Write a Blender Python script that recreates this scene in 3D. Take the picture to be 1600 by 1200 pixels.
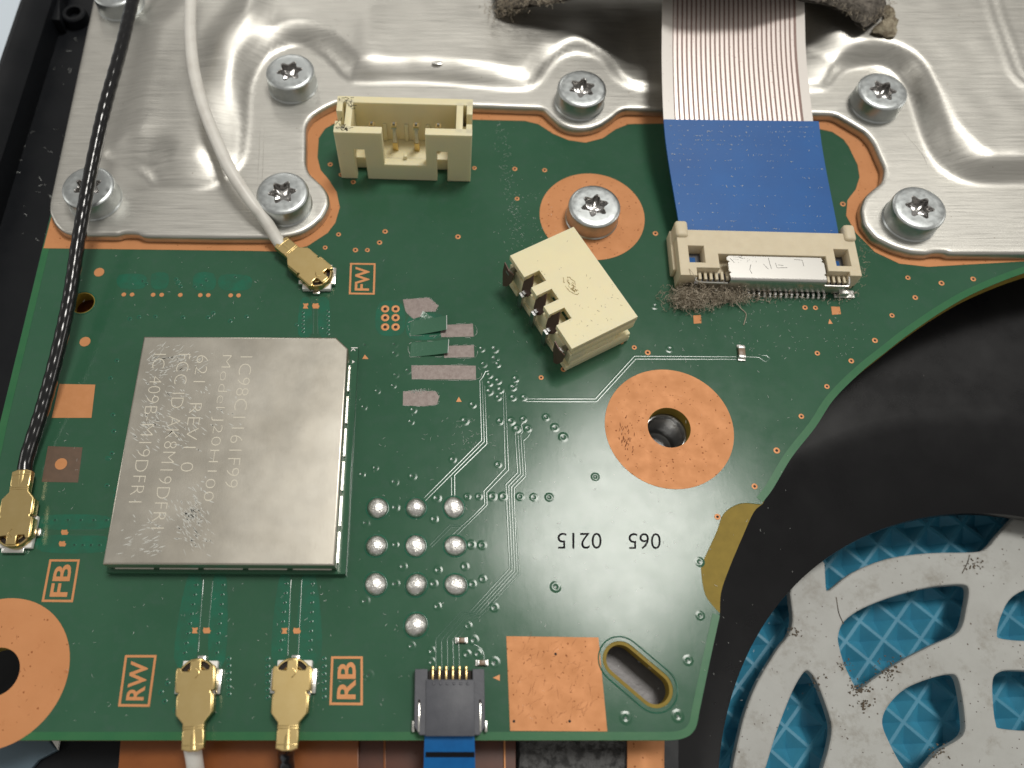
import bpy, bmesh, math, random
import numpy as np
from mathutils import Vector, Matrix
from mathutils.geometry import delaunay_2d_cdt

# ------------------------------------------------------------------ units: everything below is in millimetres, U turns it into metres
U = 0.001
R = math.radians
TH = R(24.5)                     # tilt of the camera away from straight down
F, CX, CY, HC = 1276.0, 700.0, 600.0, 61.9   # focal length and optical centre in photo pixels, camera height above the board (mm)
sc = bpy.context.scene
for o in list(bpy.data.objects): bpy.data.objects.remove(o)
col = sc.collection

# ------------------------------------------------------------------ camera
cd = bpy.data.cameras.new('camera'); cam = bpy.data.objects.new('camera', cd); col.objects.link(cam)
cam.location = (0, 0, HC*U); cam.rotation_euler = (TH, 0, 0)
cd.sensor_fit = 'HORIZONTAL'; cd.sensor_width = 36.0; cd.lens = F/1600*36
cd.shift_x = (800-CX)/1600; cd.shift_y = (CY-600)/1600
cd.clip_start = 0.002; cd.clip_end = 20.0
cd.dof.use_dof = True; cd.dof.focus_distance = 0.0665; cd.dof.aperture_fstop = 34.0
sc.camera = cam

# ------------------------------------------------------------------ light: an indoor room, one ceiling panel a little beyond and to the right, plus weaker panels added for highlights on the metal
w = bpy.data.worlds.new('World'); sc.world = w; w.use_nodes = True
bgn = w.node_tree.nodes['Background']; bgn.inputs[0].default_value = (1.0, 0.965, 0.90, 1); bgn.inputs[1].default_value = 0.34
def area(name, direction, dist, sx, sy, power, colr=(1, 0.97, 0.91), rz=0):
    l = bpy.data.lights.new(name, 'AREA'); l.shape = 'RECTANGLE'; l.size = sx; l.size_y = sy; l.energy = power; l.color = colr
    o = bpy.data.objects.new(name, l); col.objects.link(o)
    d = Vector(direction).normalized(); o.location = d*dist
    o.rotation_euler = (-d).to_track_quat('-Z', 'Y').to_euler()
    o['kind'] = 'helper'
    return o
area('ceiling_or_fill_light', (13.6, 16.4, 62), 2.0, 0.44, 0.46, 22)
area('ceiling_or_fill_light', (-130, 20, 62), 2.6, 0.5, 0.9, 6)  # added fill panel, gives the plate's slopes highlights from the left
area('ceiling_or_fill_light', (140, 10, 62), 2.6, 0.9, 0.5, 6)  # added fill panel, gives the plate's slopes highlights from the right
area('ceiling_or_fill_light', (-22, 108, 62), 3.4, 0.5, 0.9, 5)  # added far panel, makes bright streak reflections in the plate
sc.view_settings.view_transform = 'Standard'; sc.view_settings.look = 'None'
sc.view_settings.exposure = 0.0; sc.view_settings.gamma = 1.0; sc.view_settings.use_curve_mapping = False
sc.cycles.use_denoising = True

# ------------------------------------------------------------------ geometry helpers
def g(px, py, z=0.0):
    """point at height z (mm) that the photo shows at that pixel"""
    dx = (px-CX)/F; dy = (CY-py)/F
    d = (dx, dy*math.cos(TH)+math.sin(TH), dy*math.sin(TH)-math.cos(TH))
    t = (HC-z)/-d[2]
    return Vector((d[0]*t, d[1]*t, z))
def g2(px, py, z=0.0):
    p = g(px, py, z); return (p.x, p.y)
def G(pts, z=0.0): return [g2(x, y, z) for x, y in pts]
def zl(pts, s, ox, oy):            # enlarged-detail coordinates to photo pixels
    return [(x/s+ox, y/s+oy) for x, y in pts]
def cr(pts, n=6, closed=False):    # Catmull-Rom through the points (any dimension)
    P = [np.array(p, float) for p in pts]; m = len(P); out = []
    rng = range(m if closed else m-1)
    for i in rng:
        p0 = P[(i-1) % m] if (closed or i > 0) else 2*P[0]-P[1]
        p1 = P[i]; p2 = P[(i+1) % m]
        p3 = P[(i+2) % m] if (closed or i+2 < m) else 2*P[-1]-P[-2]
        for k in range(n):
            t = k/n
            out.append(0.5*((2*p1)+(-p0+p2)*t+(2*p0-5*p1+4*p2-p3)*t*t+(-p0+3*p1-3*p2+p3)*t**3))
    if not closed: out.append(P[-1])
    return [tuple(float(v) for v in q) for q in out]
def circ(c, r, n=48, ry=None):
    return [(c[0]+r*math.cos(2*math.pi*k/n), c[1]+(ry or r)*math.sin(2*math.pi*k/n)) for k in range(n)]
def sarea(p): return 0.5*sum(p[i][0]*p[(i+1) % len(p)][1]-p[(i+1) % len(p)][0]*p[i][1] for i in range(len(p)))
def inset(poly, d):                # move a closed polygon inward by d (counter-clockwise polygon)
    n = len(poly); out = []
    for i in range(n):
        a = Vector(poly[i-1]); b = Vector(poly[i]); c = Vector(poly[(i+1) % n])
        e1 = (b-a); e2 = (c-b)
        if e1.length < 1e-9: e1 = e2
        if e2.length < 1e-9: e2 = e1
        e1 = e1.normalized(); e2 = e2.normalized()
        n1 = Vector((-e1.y, e1.x)); n2 = Vector((-e2.y, e2.x))
        m = n1+n2
        if m.length < 1e-6: m = n1.copy()
        m.normalize(); k = d/max(0.45, m.dot(n1))
        out.append((b.x+m.x*k, b.y+m.y*k))
    return out
class MB:
    """collects vertices and faces (mm), builds one mesh object"""
    def __init__(s): s.v = []; s.f = []; s.m = []; s.flat = set()
    def add(s, v, f, M=None, mi=0):
        o = len(s.v)
        s.v += [tuple(M @ Vector(p)) if M is not None else tuple(p) for p in v]
        s.f += [tuple(i+o for i in q) for q in f]; s.m += [mi]*len(f)
        return s
    def box(s, x0, x1, y0, y1, z0, z1, b=0.0, M=None, mi=0, seg=2):
        bm = bmesh.new(); bmesh.ops.create_cube(bm, size=1)
        for v in bm.verts:
            v.co = Vector((x0+(v.co.x+.5)*(x1-x0), y0+(v.co.y+.5)*(y1-y0), z0+(v.co.z+.5)*(z1-z0)))
        if b > 0: bmesh.ops.bevel(bm, geom=list(bm.edges), offset=b, segments=seg, affect='EDGES', profile=0.5)
        bm.verts.index_update()
        s.add([v.co[:] for v in bm.verts], [[v.index for v in f.verts] for f in bm.faces], M, mi); bm.free(); return s
    def plate(s, outline, holes=(), z0=0.0, z1=1.0, b=0.0, seg=2, M=None, mi=0, bottom=True, hb=None):
        outline = [tuple(p) for p in outline]
        if sarea(outline) < 0: outline = outline[::-1]
        loops = [outline]
        for h in holes:
            h = [tuple(p) for p in h]
            loops.append(h if sarea(h) < 0 else h[::-1])   # clockwise: inset() then grows the hole
        V = []; Fc = []; tops = []; bots = []
        for li, lp in enumerate(loops):
            n = len(lp); rings = []
            bb = b if (li == 0 or hb is None) else hb
            rings.append([(p[0], p[1], z0) for p in lp])
            if bb > 0:
                for k in range(seg+1):
                    a = math.pi/2*k/seg
                    q = inset(lp, bb*(1-math.cos(a))) if k else lp
                    rings.append([(p[0], p[1], z1-bb+bb*math.sin(a)) for p in q])
            else: rings.append([(p[0], p[1], z1) for p in lp])
            base = len(V)
            for r in rings: V += r
            for k in range(len(rings)-1):
                for i in range(n):
                    j = (i+1) % n
                    Fc.append((base+k*n+i, base+k*n+j, base+(k+1)*n+j, base+(k+1)*n+i))
            bots.append(list(range(base, base+n))); tops.append(list(range(base+(len(rings)-1)*n, base+len(rings)*n)))
        fl0 = len(s.f)
        flats = []
        for which, flip in ((tops, False), (bots, True)):
            if flip and not bottom: continue
            idx = [i for l in which for i in l]; loc = []; k = 0
            for l in which: loc.append(list(range(k, k+len(l)))); k += len(l)
            r = delaunay_2d_cdt([Vector(V[i][:2]) for i in idx], [], loc, 2 if len(loc) > 1 else 1, 1e-7)
            mp = []
            for q, orig in enumerate(r[3]):
                if orig: mp.append(idx[orig[0]])
                else:
                    V.append((r[0][q].x, r[0][q].y, V[idx[0]][2])); mp.append(len(V)-1)
            for f in r[2]:
                t = [mp[i] for i in f]
                if len(set(t)) < 3: continue
                a = sum((V[t[i]][0]*V[t[(i+1) % len(t)]][1]-V[t[(i+1) % len(t)]][0]*V[t[i]][1]) for i in range(len(t)))
                if (a < 0) != flip: t = t[::-1]
                flats.append(fl0+len(Fc)); Fc.append(tuple(t))
        s.flat.update(flats)
        return s.add(V, Fc, M, mi)
    def sheet(s, outline, z, M=None, mi=0):
        outline = [tuple(p) for p in outline]
        if sarea(outline) < 0: outline = outline[::-1]
        r = delaunay_2d_cdt([Vector(p) for p in outline], [], [list(range(len(outline)))], 1, 1e-7)
        V = [(p.x, p.y, z) for p in r[0]]
        fs = []
        for t in r[2]:
            a = sum((V[t[i]][0]*V[t[(i+1) % len(t)]][1]-V[t[(i+1) % len(t)]][0]*V[t[i]][1]) for i in range(len(t)))
            fs.append(tuple(t) if a > 0 else tuple(t[::-1]))
        return s.add(V, fs, M, mi)
    def lathe(s, prof, n=32, c=(0, 0), M=None, mi=0, cap=True):
        V = []; Fc = []
        for r, z in prof:
            V += [(c[0]+r*math.cos(2*math.pi*k/n), c[1]+r*math.sin(2*math.pi*k/n), z) for k in range(n)]
        for k in range(len(prof)-1):
            for i in range(n):
                j = (i+1) % n; Fc.append((k*n+i, k*n+j, (k+1)*n+j, (k+1)*n+i))
        if cap: Fc.append(tuple(range((len(prof)-1)*n, len(prof)*n)))
        return s.add(V, Fc, M, mi)
    def tube(s, path, r, n=12, M=None, mi=0, caps=True):
        P = [Vector(p) for p in path]; V = []; Fc = []; m = len(P); up = Vector((0.13, 0.21, 1)).normalized()
        T = [(P[min(i+1, m-1)]-P[max(i-1, 0)]).normalized() for i in range(m)]
        a = T[0].cross(up)
        if a.length < 1e-3: a = T[0].cross(Vector((1, 0, 0)))
        a.normalize()
        for i in range(m):
            a = (a-T[i]*a.dot(T[i])).normalized(); b = T[i].cross(a)
            rr = r[i] if isinstance(r, (list, tuple)) else r
            V += [tuple(P[i]+(a*math.cos(2*math.pi*k/n)+b*math.sin(2*math.pi*k/n))*rr) for k in range(n)]
        for i in range(m-1):
            for k in range(n):
                j = (k+1) % n; Fc.append((i*n+k, i*n+j, (i+1)*n+j, (i+1)*n+k))
        if caps: Fc += [tuple(range(n))[::-1], tuple(range((m-1)*n, m*n))]
        return s.add(V, Fc, M, mi)
    def build(s, name, mats, parent=None, smooth=35, kind=None):
        me = bpy.data.meshes.new(name)
        me.from_pydata([(x*U, y*U, z*U) for x, y, z in s.v], [], s.f)
        if not isinstance(mats, (list, tuple)): mats = [mats]
        for m in mats: me.materials.append(m)
        if len(mats) > 1: me.polygons.foreach_set('material_index', s.m)
        if smooth:
            me.set_sharp_from_angle(angle=R(smooth)); me.polygons.foreach_set('use_smooth', [i not in s.flat for i in range(len(s.f))])
        me.update()
        o = bpy.data.objects.new(name, me); col.objects.link(o); o.parent = parent
        if kind: o['kind'] = kind
        return o
def tag(o, label, cat, group=None):
    o['label'] = label; o['category'] = cat
    if group: o['group'] = group
    return o
def thing(name, label, cat, loc=(0, 0, 0), rz=0.0, group=None):
    o = bpy.data.objects.new(name, None); col.objects.link(o); o.empty_display_size = 0.002
    o.location = Vector(loc)*U; o.rotation_euler = (0, 0, rz)
    return tag(o, label, cat, group)
def place(src, loc, rz=0.0, parent=None):      # another object on the same mesh
    c = src.copy(); col.objects.link(c); c.location = Vector(loc)*U; c.rotation_euler = (0, 0, rz); c.parent = parent
    return c
def copy_tree(src, loc, rz, label):
    c = src.copy(); col.objects.link(c); c.location = Vector(loc)*U; c.rotation_euler = (0, 0, rz); c['label'] = label
    for ch in src.children:
        d = ch.copy(); col.objects.link(d); d.parent = c
        for gg in ch.children:
            e = gg.copy(); col.objects.link(e); e.parent = d
    return c
def text_vf(body, size, offset=0.0, extrude=0.01, spacing=1.0):
    cu = bpy.data.curves.new('t', 'FONT'); cu.body = body; cu.size = size; cu.offset = offset; cu.extrude = extrude
    cu.align_x = 'CENTER'; cu.align_y = 'CENTER'; cu.space_character = spacing; cu.resolution_u = 3
    ob = bpy.data.objects.new('t', cu); col.objects.link(ob)
    dg = bpy.context.evaluated_depsgraph_get(); me = bpy.data.meshes.new_from_object(ob.evaluated_get(dg))
    v = [tuple(q.co) for q in me.vertices]; f = [tuple(p.vertices) for p in me.polygons]
    bpy.data.objects.remove(ob); bpy.data.meshes.remove(me)
    xs = [p[0] for p in v]; ys = [p[1] for p in v]
    cx, cy = (min(xs)+max(xs))/2, (min(ys)+max(ys))/2
    return [(p[0]-cx, p[1]-cy, p[2]) for p in v], f, max(xs)-min(xs), max(ys)-min(ys)

# ------------------------------------------------------------------ materials
def mat(name, base, rough=0.5, metal=0.0, var=None, bump=None, rvar=None, coat=0.0, spec=0.5, specks=None, sss=0.0, stretch=None, emis=None, alpha=None, ior=None, stains=None):
    """var=(colour2, scale, lo, hi); bump=(scale, strength, mm); rvar=(scale, amount); specks=(colour, scale, threshold)"""
    m = bpy.data.materials.new(name); m.use_nodes = True; nt = m.node_tree; N = nt.nodes; L = nt.links
    p = N['Principled BSDF']
    p.inputs['Base Color'].default_value = (*base, 1); p.inputs['Roughness'].default_value = rough; p.inputs['Metallic'].default_value = metal
    p.inputs['Specular IOR Level'].default_value = spec
    if coat: p.inputs['Coat Weight'].default_value = coat; p.inputs['Coat Roughness'].default_value = 0.12
    if sss:
        p.inputs['Subsurface Weight'].default_value = sss; p.inputs['Subsurface Scale'].default_value = 0.0008
        p.inputs['Subsurface Radius'].default_value = (1, 0.8, 0.5)
    tc = N.new('ShaderNodeTexCoord'); mp = N.new('ShaderNodeMapping'); L.new(tc.outputs['Object'], mp.inputs[0])
    mp.inputs['Scale'].default_value = (1/U, 1/U, 1/U)
    vec = mp.outputs[0]
    def noise(scale, detail=4, rough_=0.6, v=None, st=None):
        n = N.new('ShaderNodeTexNoise'); n.inputs['Scale'].default_value = scale; n.inputs['Detail'].default_value = detail; n.inputs['Roughness'].default_value = rough_
        src = v or vec
        if st:
            m2 = N.new('ShaderNodeMapping'); m2.inputs['Scale'].default_value = st; L.new(src, m2.inputs[0]); src = m2.outputs[0]
        L.new(src, n.inputs['Vector']); return n.outputs['Fac']
    def ramp(fac, lo, hi):
        r = N.new('ShaderNodeMapRange'); r.inputs['From Min'].default_value = lo; r.inputs['From Max'].default_value = hi; L.new(fac, r.inputs[0]); return r.outputs[0]
    def mix(a, b, fac):
        x = N.new('ShaderNodeMix'); x.data_type = 'RGBA'; L.new(fac, x.inputs['Factor'])
        for s, v in (('A', a), ('B', b)):
            i = [q for q in x.inputs if q.identifier == s+'_Color'][0]
            if isinstance(v, tuple): i.default_value = (*v, 1)
            else: L.new(v, i)
        return [q for q in x.outputs if q.identifier == 'Result_Color'][0]
    c = base
    if var:
        for q in (var if isinstance(var, list) else [var]):
            c = mix(c, q[0], ramp(noise(q[1], 5, 0.6, st=q[4] if len(q) > 4 else None), q[2], q[3]))
    if stains:
        c = mix(c, stains[0], ramp(noise(stains[1], 8, 0.75), stains[2], stains[3]))
    if specks:
        for q in (specks if isinstance(specks, list) else [specks]):
            vo = N.new('ShaderNodeTexVoronoi'); vo.inputs['Scale'].default_value = q[1]; L.new(vec, vo.inputs['Vector'])
            d = N.new('ShaderNodeMath'); d.operation = 'LESS_THAN'; L.new(vo.outputs['Distance'], d.inputs[0]); d.inputs[1].default_value = q[2]
            # only some of the cells, and only in patches
            sx = N.new('ShaderNodeSeparateColor'); L.new(vo.outputs['Color'], sx.inputs[0])
            k = N.new('ShaderNodeMath'); k.operation = 'GREATER_THAN'; L.new(sx.outputs[0], k.inputs[0]); k.inputs[1].default_value = q[3] if len(q) > 3 else 0.6
            mu = N.new('ShaderNodeMath'); mu.operation = 'MULTIPLY'; L.new(d.outputs[0], mu.inputs[0]); L.new(k.outputs[0], mu.inputs[1])
            c = mix(c, q[0], mu.outputs[0])
    if not isinstance(c, tuple): L.new(c, p.inputs['Base Color'])
    if rvar:
        rr = N.new('ShaderNodeMapRange'); L.new(noise(rvar[0], 4, st=rvar[2] if len(rvar) > 2 else None), rr.inputs[0])
        rr.inputs['From Min'].default_value = 0.3; rr.inputs['From Max'].default_value = 0.7
        rr.inputs['To Min'].default_value = max(0.02, rough-rvar[1]); rr.inputs['To Max'].default_value = min(1, rough+rvar[1])
        L.new(rr.outputs[0], p.inputs['Roughness'])
    if bump:
        prev = None
        for q in (bump if isinstance(bump, list) else [bump]):
            bn = N.new('ShaderNodeBump'); bn.inputs['Strength'].default_value = q[1]; bn.inputs['Distance'].default_value = q[2]*U
            L.new(noise(q[0], 4, 0.6, st=q[3] if len(q) > 3 else None), bn.inputs['Height'])
            if prev: L.new(prev, bn.inputs['Normal'])
            prev = bn.outputs[0]
        L.new(prev, p.inputs['Normal'])
        if coat: L.new(prev, p.inputs['Coat Normal'])
    return m
M = {}
M['mask'] = mat('solder_mask_green', (0.031, 0.100, 0.056), 0.16, var=[((0.041, 0.114, 0.067), 0.12, 0.35, 0.7), ((0.046, 0.108, 0.072), 0.9, 0.5, 0.85)], bump=[(0.8, 0.10, 0.02, (2.0, .5, 1)), (4, 0.16, 0.006)], rvar=(0.6, 0.02), specks=[((0.25, 0.3, 0.26), 2.2, 0.05, 0.85)], spec=0.28)
M['masktrace'] = mat('mask_over_trace', (0.027, 0.098, 0.056), 0.2, spec=0.7)
M['maskedge'] = mat('mask_over_bare_laminate', (0.030, 0.135, 0.058), 0.3, var=((0.042, 0.15, 0.064), 0.5, 0.3, 0.7), bump=(2, 0.2, 0.02), spec=0.2)
M['masklite'] = mat('mask_without_copper_below', (0.018, 0.132, 0.078), 0.2, var=((0.026, 0.106, 0.062), 0.9, 0.35, 0.65), bump=(3, 0.15, 0.012), spec=0.36)
M['maskdark'] = mat('mask_dark', (0.012, 0.04, 0.027), 0.3)
M['flap'] = mat('peeled_mask', (0.05, 0.14, 0.085), 0.2, bump=(2.5, 0.6, 0.05))
M['fr4'] = mat('laminate_yellow', (0.27, 0.19, 0.028), 0.6, var=((0.22, 0.155, 0.022), 1.2, 0.3, 0.7), spec=0.25)
M['copper'] = mat('bare_copper', (0.60, 0.27, 0.115), 0.58, metal=0.25, var=((0.54, 0.235, 0.095), 0.25, 0.3, 0.7), specks=[((0.30, 0.10, 0.03), 1.6, 0.12, 0.66), ((0.25, 0.08, 0.02), 3.0, 0.15, 0.74)], stains=((0.36, 0.115, 0.035), 0.6, 0.60, 0.80), bump=(6, 0.15, 0.01), rvar=(0.8, 0.08), spec=0.3)
M['copperclean'] = mat('copper_pad', (0.62, 0.28, 0.12), 0.5, metal=0.25, var=((0.57, 0.25, 0.10), 1.2, 0.3, 0.7), bump=(6, 0.1, 0.01), spec=0.3)
M['brown'] = mat('masked_brown_copper', (0.11, 0.07, 0.045), 0.45, var=((0.14, 0.085, 0.055), 2, 0.3, 0.7))
M['torn'] = mat('torn_pad_resin', (0.21, 0.165, 0.15), 0.5, metal=0.25, var=((0.30, 0.25, 0.23), 2.5, 0.3, 0.7), bump=[(9, 0.6, 0.03), (3, .5, .02, (1, 5, 1))])
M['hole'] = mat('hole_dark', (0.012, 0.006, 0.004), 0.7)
M['alu'] = mat('brushed_aluminium', (0.66, 0.645, 0.60), 0.41, metal=1.0, var=[((0.58, 0.565, 0.525), 0.10, 0.35, 0.7), ((0.46, 0.45, 0.415), 1.0, 0.48, 0.78, (0.22, 8, 1)), ((0.53, 0.52, 0.48), 2.0, 0.45, 0.75, (0.3, 10, 1))], bump=[(1.0, 0.55, 0.014, (0.2, 9, 1)), (2.4, 0.45, 0.010, (0.3, 14, 1))], rvar=(1.0, 0.07, (0.2, 6, 1)), specks=[((0.3, 0.26, 0.2), 0.9, 0.05, 0.85)])
M['screw'] = mat('zinc_screw', (0.47, 0.50, 0.505), 0.36, metal=1.0, var=((0.56, 0.585, 0.585), 1.6, 0.3, 0.7), bump=[(5, 0.12, 0.02), (1.0, .1, .03)], rvar=(2, 0.08))
M['socket'] = mat('screw_socket', (0.50, 0.49, 0.48), 0.2, metal=1.0, bump=(3, 0.5, 0.06))
M['steel'] = mat('dark_steel', (0.42, 0.42, 0.42), 0.28, metal=1.0, bump=(3, 0.3, 0.05))
M['shield'] = mat('nickel_silver_shield', (0.53, 0.495, 0.425), 0.33, metal=1.0, var=((0.58, 0.55, 0.485), 0.22, 0.35, 0.7), bump=[(4, 0.15, 0.010), (2.2, 0.15, 0.008, (6, .5, 1))], rvar=(0.3, 0.04))
M['etch'] = mat('laser_etching', (0.62, 0.58, 0.48), 0.6, metal=0.0)
M['scuff'] = mat('scuff_marks', (0.52, 0.52, 0.48), 0.5, metal=0.2)
M['tin'] = mat('tinned_edge', (0.75, 0.74, 0.70), 0.25, metal=1.0, bump=(3, 0.3, 0.05))
M['solder'] = mat('solder', (0.80, 0.79, 0.76), 0.38, metal=1.0, var=((0.58, 0.57, 0.54), 3.0, 0.4, 0.7), bump=[(2.2, 0.9, 0.10), (10, 0.6, 0.02)])
M['nylon'] = mat('cream_nylon', (0.82, 0.735, 0.455), 0.42, sss=0.25, var=((0.79, 0.71, 0.46), 0.6, 0.3, 0.7), bump=(4, 0.12, 0.02), specks=((0.25, 0.18, 0.1), 1.5, 0.05, 0.85))
M['nylon2'] = mat('beige_connector_plastic', (0.68, 0.59, 0.42), 0.5, sss=0.1, var=((0.62, 0.53, 0.37), 0.9, 0.3, 0.7), bump=(6, 0.15, 0.02), specks=((0.16, 0.12, 0.08), 1.6, 0.07, 0.75))
M['foil'] = mat('brown_foil', (0.10, 0.052, 0.04), 0.35, metal=0.3, bump=(3, 0.3, 0.05))
M['gold'] = mat('brass_gold_plate', (0.60, 0.45, 0.20), 0.32, metal=1.0, var=((0.63, 0.48, 0.225), 1.1, 0.35, 0.65), bump=(6.0, 0.04, 0.005))
M['whiteplastic'] = mat('white_plastic', (0.78, 0.77, 0.74), 0.4)
M['whitejacket'] = mat('white_cable_jacket', (0.72, 0.70, 0.65), 0.4, var=((0.60, 0.57, 0.52), 0.7, 0.45, 0.8), bump=(0.9, 0.25, 0.1), spec=0.5)
M['blackjacket'] = mat('black_cable_jacket', (0.007, 0.007, 0.008), 0.16, bump=[(4, 0.15, 0.03)], specks=((0.2, 0.2, 0.19), 1.8, 0.04, 0.85))
M['blackplastic'] = mat('black_abs', (0.007, 0.008, 0.010), 0.42, bump=[(1.0, 0.2, 0.05), (8, 0.15, 0.015)], rvar=(0.25, 0.1), spec=0.22)
M['shroud'] = mat('black_shroud', (0.005, 0.005, 0.006), 0.30, bump=[(0.3, 0.06, 0.10), (9, .15, .02)], rvar=(0.2, 0.06), spec=0.28, specks=((0.09, 0.085, 0.08), 0.6, 0.03, 0.6))
M['blackconn'] = mat('black_connector_plastic', (0.062, 0.065, 0.079), 0.5, var=((0.08, 0.083, 0.098), 1.2, 0.35, 0.7), bump=(5, 0.3, 0.03))
M['blue'] = mat('blue_stiffener', (0.005, 0.105, 0.36), 0.42, var=((0.006, 0.088, 0.31), 0.2, 0.3, 0.7), bump=(0.5, 0.1, 0.05), spec=0.2)
M['blue2'] = mat('blue_ribbon_tape', (0.006, 0.12, 0.36), 0.45, var=((0.005, 0.10, 0.31), 1.2, 0.3, 0.7), spec=0.25)
M['ribbon'] = mat('ribbon_film', (0.74, 0.69, 0.64), 0.35, bump=(3, 0.2, 0.03), specks=[((0.25, 0.17, 0.13), 2.4, 0.08, 0.68)])
M['conductor'] = mat('ribbon_conductor', (0.76, 0.67, 0.63), 0.3, metal=0.15, bump=(4, 0.25, 0.03), specks=[((0.25, 0.17, 0.14), 2.6, 0.11, 0.66)])
M['gapfilm'] = mat('ribbon_gap_film', (0.30, 0.205, 0.18), 0.5, spec=0.2)
M['latch'] = mat('stainless_latch', (0.66, 0.645, 0.61), 0.30, metal=1.0, bump=[(1.5, 0.06, 0.01, (.3, 6, 1))])
M['ink'] = mat('black_ink', (0.008, 0.008, 0.01), 0.8, spec=0.1)
M['lint'] = mat('grey_lint', (0.34, 0.285, 0.215), 0.9, var=((0.48, 0.42, 0.33), 1.2, 0.35, 0.65))
M['fluff'] = mat('pale_dust', (0.60, 0.62, 0.60), 0.9)
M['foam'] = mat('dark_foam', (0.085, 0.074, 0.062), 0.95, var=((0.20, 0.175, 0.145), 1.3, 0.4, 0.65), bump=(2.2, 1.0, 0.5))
M['foambeige'] = mat('torn_foam_edge', (0.42, 0.37, 0.27), 0.95, var=((0.2, 0.16, 0.11), 1.4, 0.4, 0.6), bump=(3, 1.0, 0.3))
M['greyfoam'] = mat('grey_conductive_foam', (0.10, 0.10, 0.10), 0.75, var=((0.03, 0.03, 0.03), 1.4, 0.45, 0.6), bump=(1.6, 1.0, 0.4), specks=((0.3, 0.3, 0.3), 1.2, 0.09, 0.6))
M['amber'] = mat('amber_film', (0.27, 0.085, 0.02), 0.3, var=((0.22, 0.065, 0.015), 0.5, 0.3, 0.7), spec=0.4)
M['amberdark'] = mat('dark_amber_film', (0.11, 0.03, 0.012), 0.3, var=((0.08, 0.022, 0.01), 0.6, 0.3, 0.7))
M['matblue'] = mat('blue_silicone', (0.045, 0.27, 0.41), 0.45, var=((0.035, 0.21, 0.33), 0.3, 0.35, 0.7), bump=(3, .2, .05))
M['grille'] = mat('pale_grey_painted_metal', (0.40, 0.405, 0.385), 0.45, var=((0.34, 0.34, 0.32), 0.25, 0.35, 0.7), specks=[((0.10, 0.08, 0.06), 1.3, 0.11, 0.66), ((0.08, 0.06, 0.05), 2.6, 0.15, 0.74)], bump=(3, 0.2, 0.04), stains=((0.20, 0.18, 0.145), 0.35, 0.52, 0.76))
M['ceramic'] = mat('capacitor_ceramic', (0.22, 0.15, 0.10), 0.4)
M['table'] = mat('pale_blue_white_table', (0.62, 0.70, 0.78), 0.4)
rnd = random.Random(7)

# ================================================================== the setting below the board
# blue silicone mat with raised diamond pyramids, seen through the fan opening
ZG, ZM, ZS = -13.5, -17.0, -9.0      # grille, mat, shroud heights
def make_mat():
    b = MB(); c0 = g(1380, 1000, ZM); p = 2.5; ca = math.cos(R(47)); sa = math.sin(R(47))
    n = 13; V = []; Fc = []; idx = {}
    def vert(i, j, z):
        k = (i, j, z)
        if k not in idx:
            u, v_ = i*p/2, j*p/2
            idx[k] = len(V); V.append((c0.x+u*ca-v_*sa, c0.y+u*sa+v_*ca, ZM+z))
        return idx[k]
    rw = 0.14
    for i in range(-n, n):
        for j in range(-n, n):
            # each cell: raised rim lines and a sunken pyramid
            x0, y0 = 2*i, 2*j; e = rw*2/p
            o = [vert(x0, y0, 0), vert(x0+2, y0, 0), vert(x0+2, y0+2, 0), vert(x0, y0+2, 0)]
            q = [vert(x0+e, y0+e, 0), vert(x0+2-e, y0+e, 0), vert(x0+2-e, y0+2-e, 0), vert(x0+e, y0+2-e, 0)]
            c = vert(x0+1, y0+1, -0.95)
            for k in range(4):
                Fc.append((o[k], o[(k+1) % 4], q[(k+1) % 4], q[k])); Fc.append((q[k], q[(k+1) % 4], c))
    b.add(V, Fc)
    o = b.build('silicone_mat', M['matblue'], smooth=0); o['kind'] = 'structure'
    o['label'] = 'blue silicone work mat with a diamond relief, seen through the fan opening'
    tb = MB(); tb.box(-260, 260, -200, 320, ZM-4, ZM-1.2)
    t = tb.build('table_top', M['table'], smooth=0); t['kind'] = 'structure'; t['label'] = 'pale blue white table top under the console'
make_mat()

# black fan shroud with a round opening
def make_shroud():
    oc = g2(1512, 1197, ZS-1.6)
    arc = G([(1123, 1179), (1140, 1096), (1165, 1033), (1194, 979), (1232, 927), (1286, 875), (1352, 837), (1436, 808), (1519, 800), (1582, 808)], ZS-1.6)
    # least-squares circle through the rim
    A = np.array([[2*x, 2*y, 1] for x, y in arc]); bb = np.array([x*x+y*y for x, y in arc]); s = np.linalg.lstsq(A, bb, rcond=None)[0]
    cx, cy = s[0], s[1]; r = math.sqrt(s[2]+cx*cx+cy*cy)
    b = MB(); n = 160
    prof = [(r+40, ZS+1.2), (r+9, ZS+1.2), (r+7.5, ZS+0.9), (r+2.2, ZS-0.7), (r+0.6, ZS-1.3), (r, ZS-1.6), (r-0.05, ZS-2.0), (r+0.25, ZS-3.2)]
    b.lathe(prof, n, (cx, cy), cap=False)
    root = thing('fan_shroud', 'glossy black plastic fan shroud curving round the grille below the board', 'shroud')
    b.build('bowl', M['shroud'], root, smooth=40)
    return cx, cy, r
FCX, FCY, FR = make_shroud()

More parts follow.
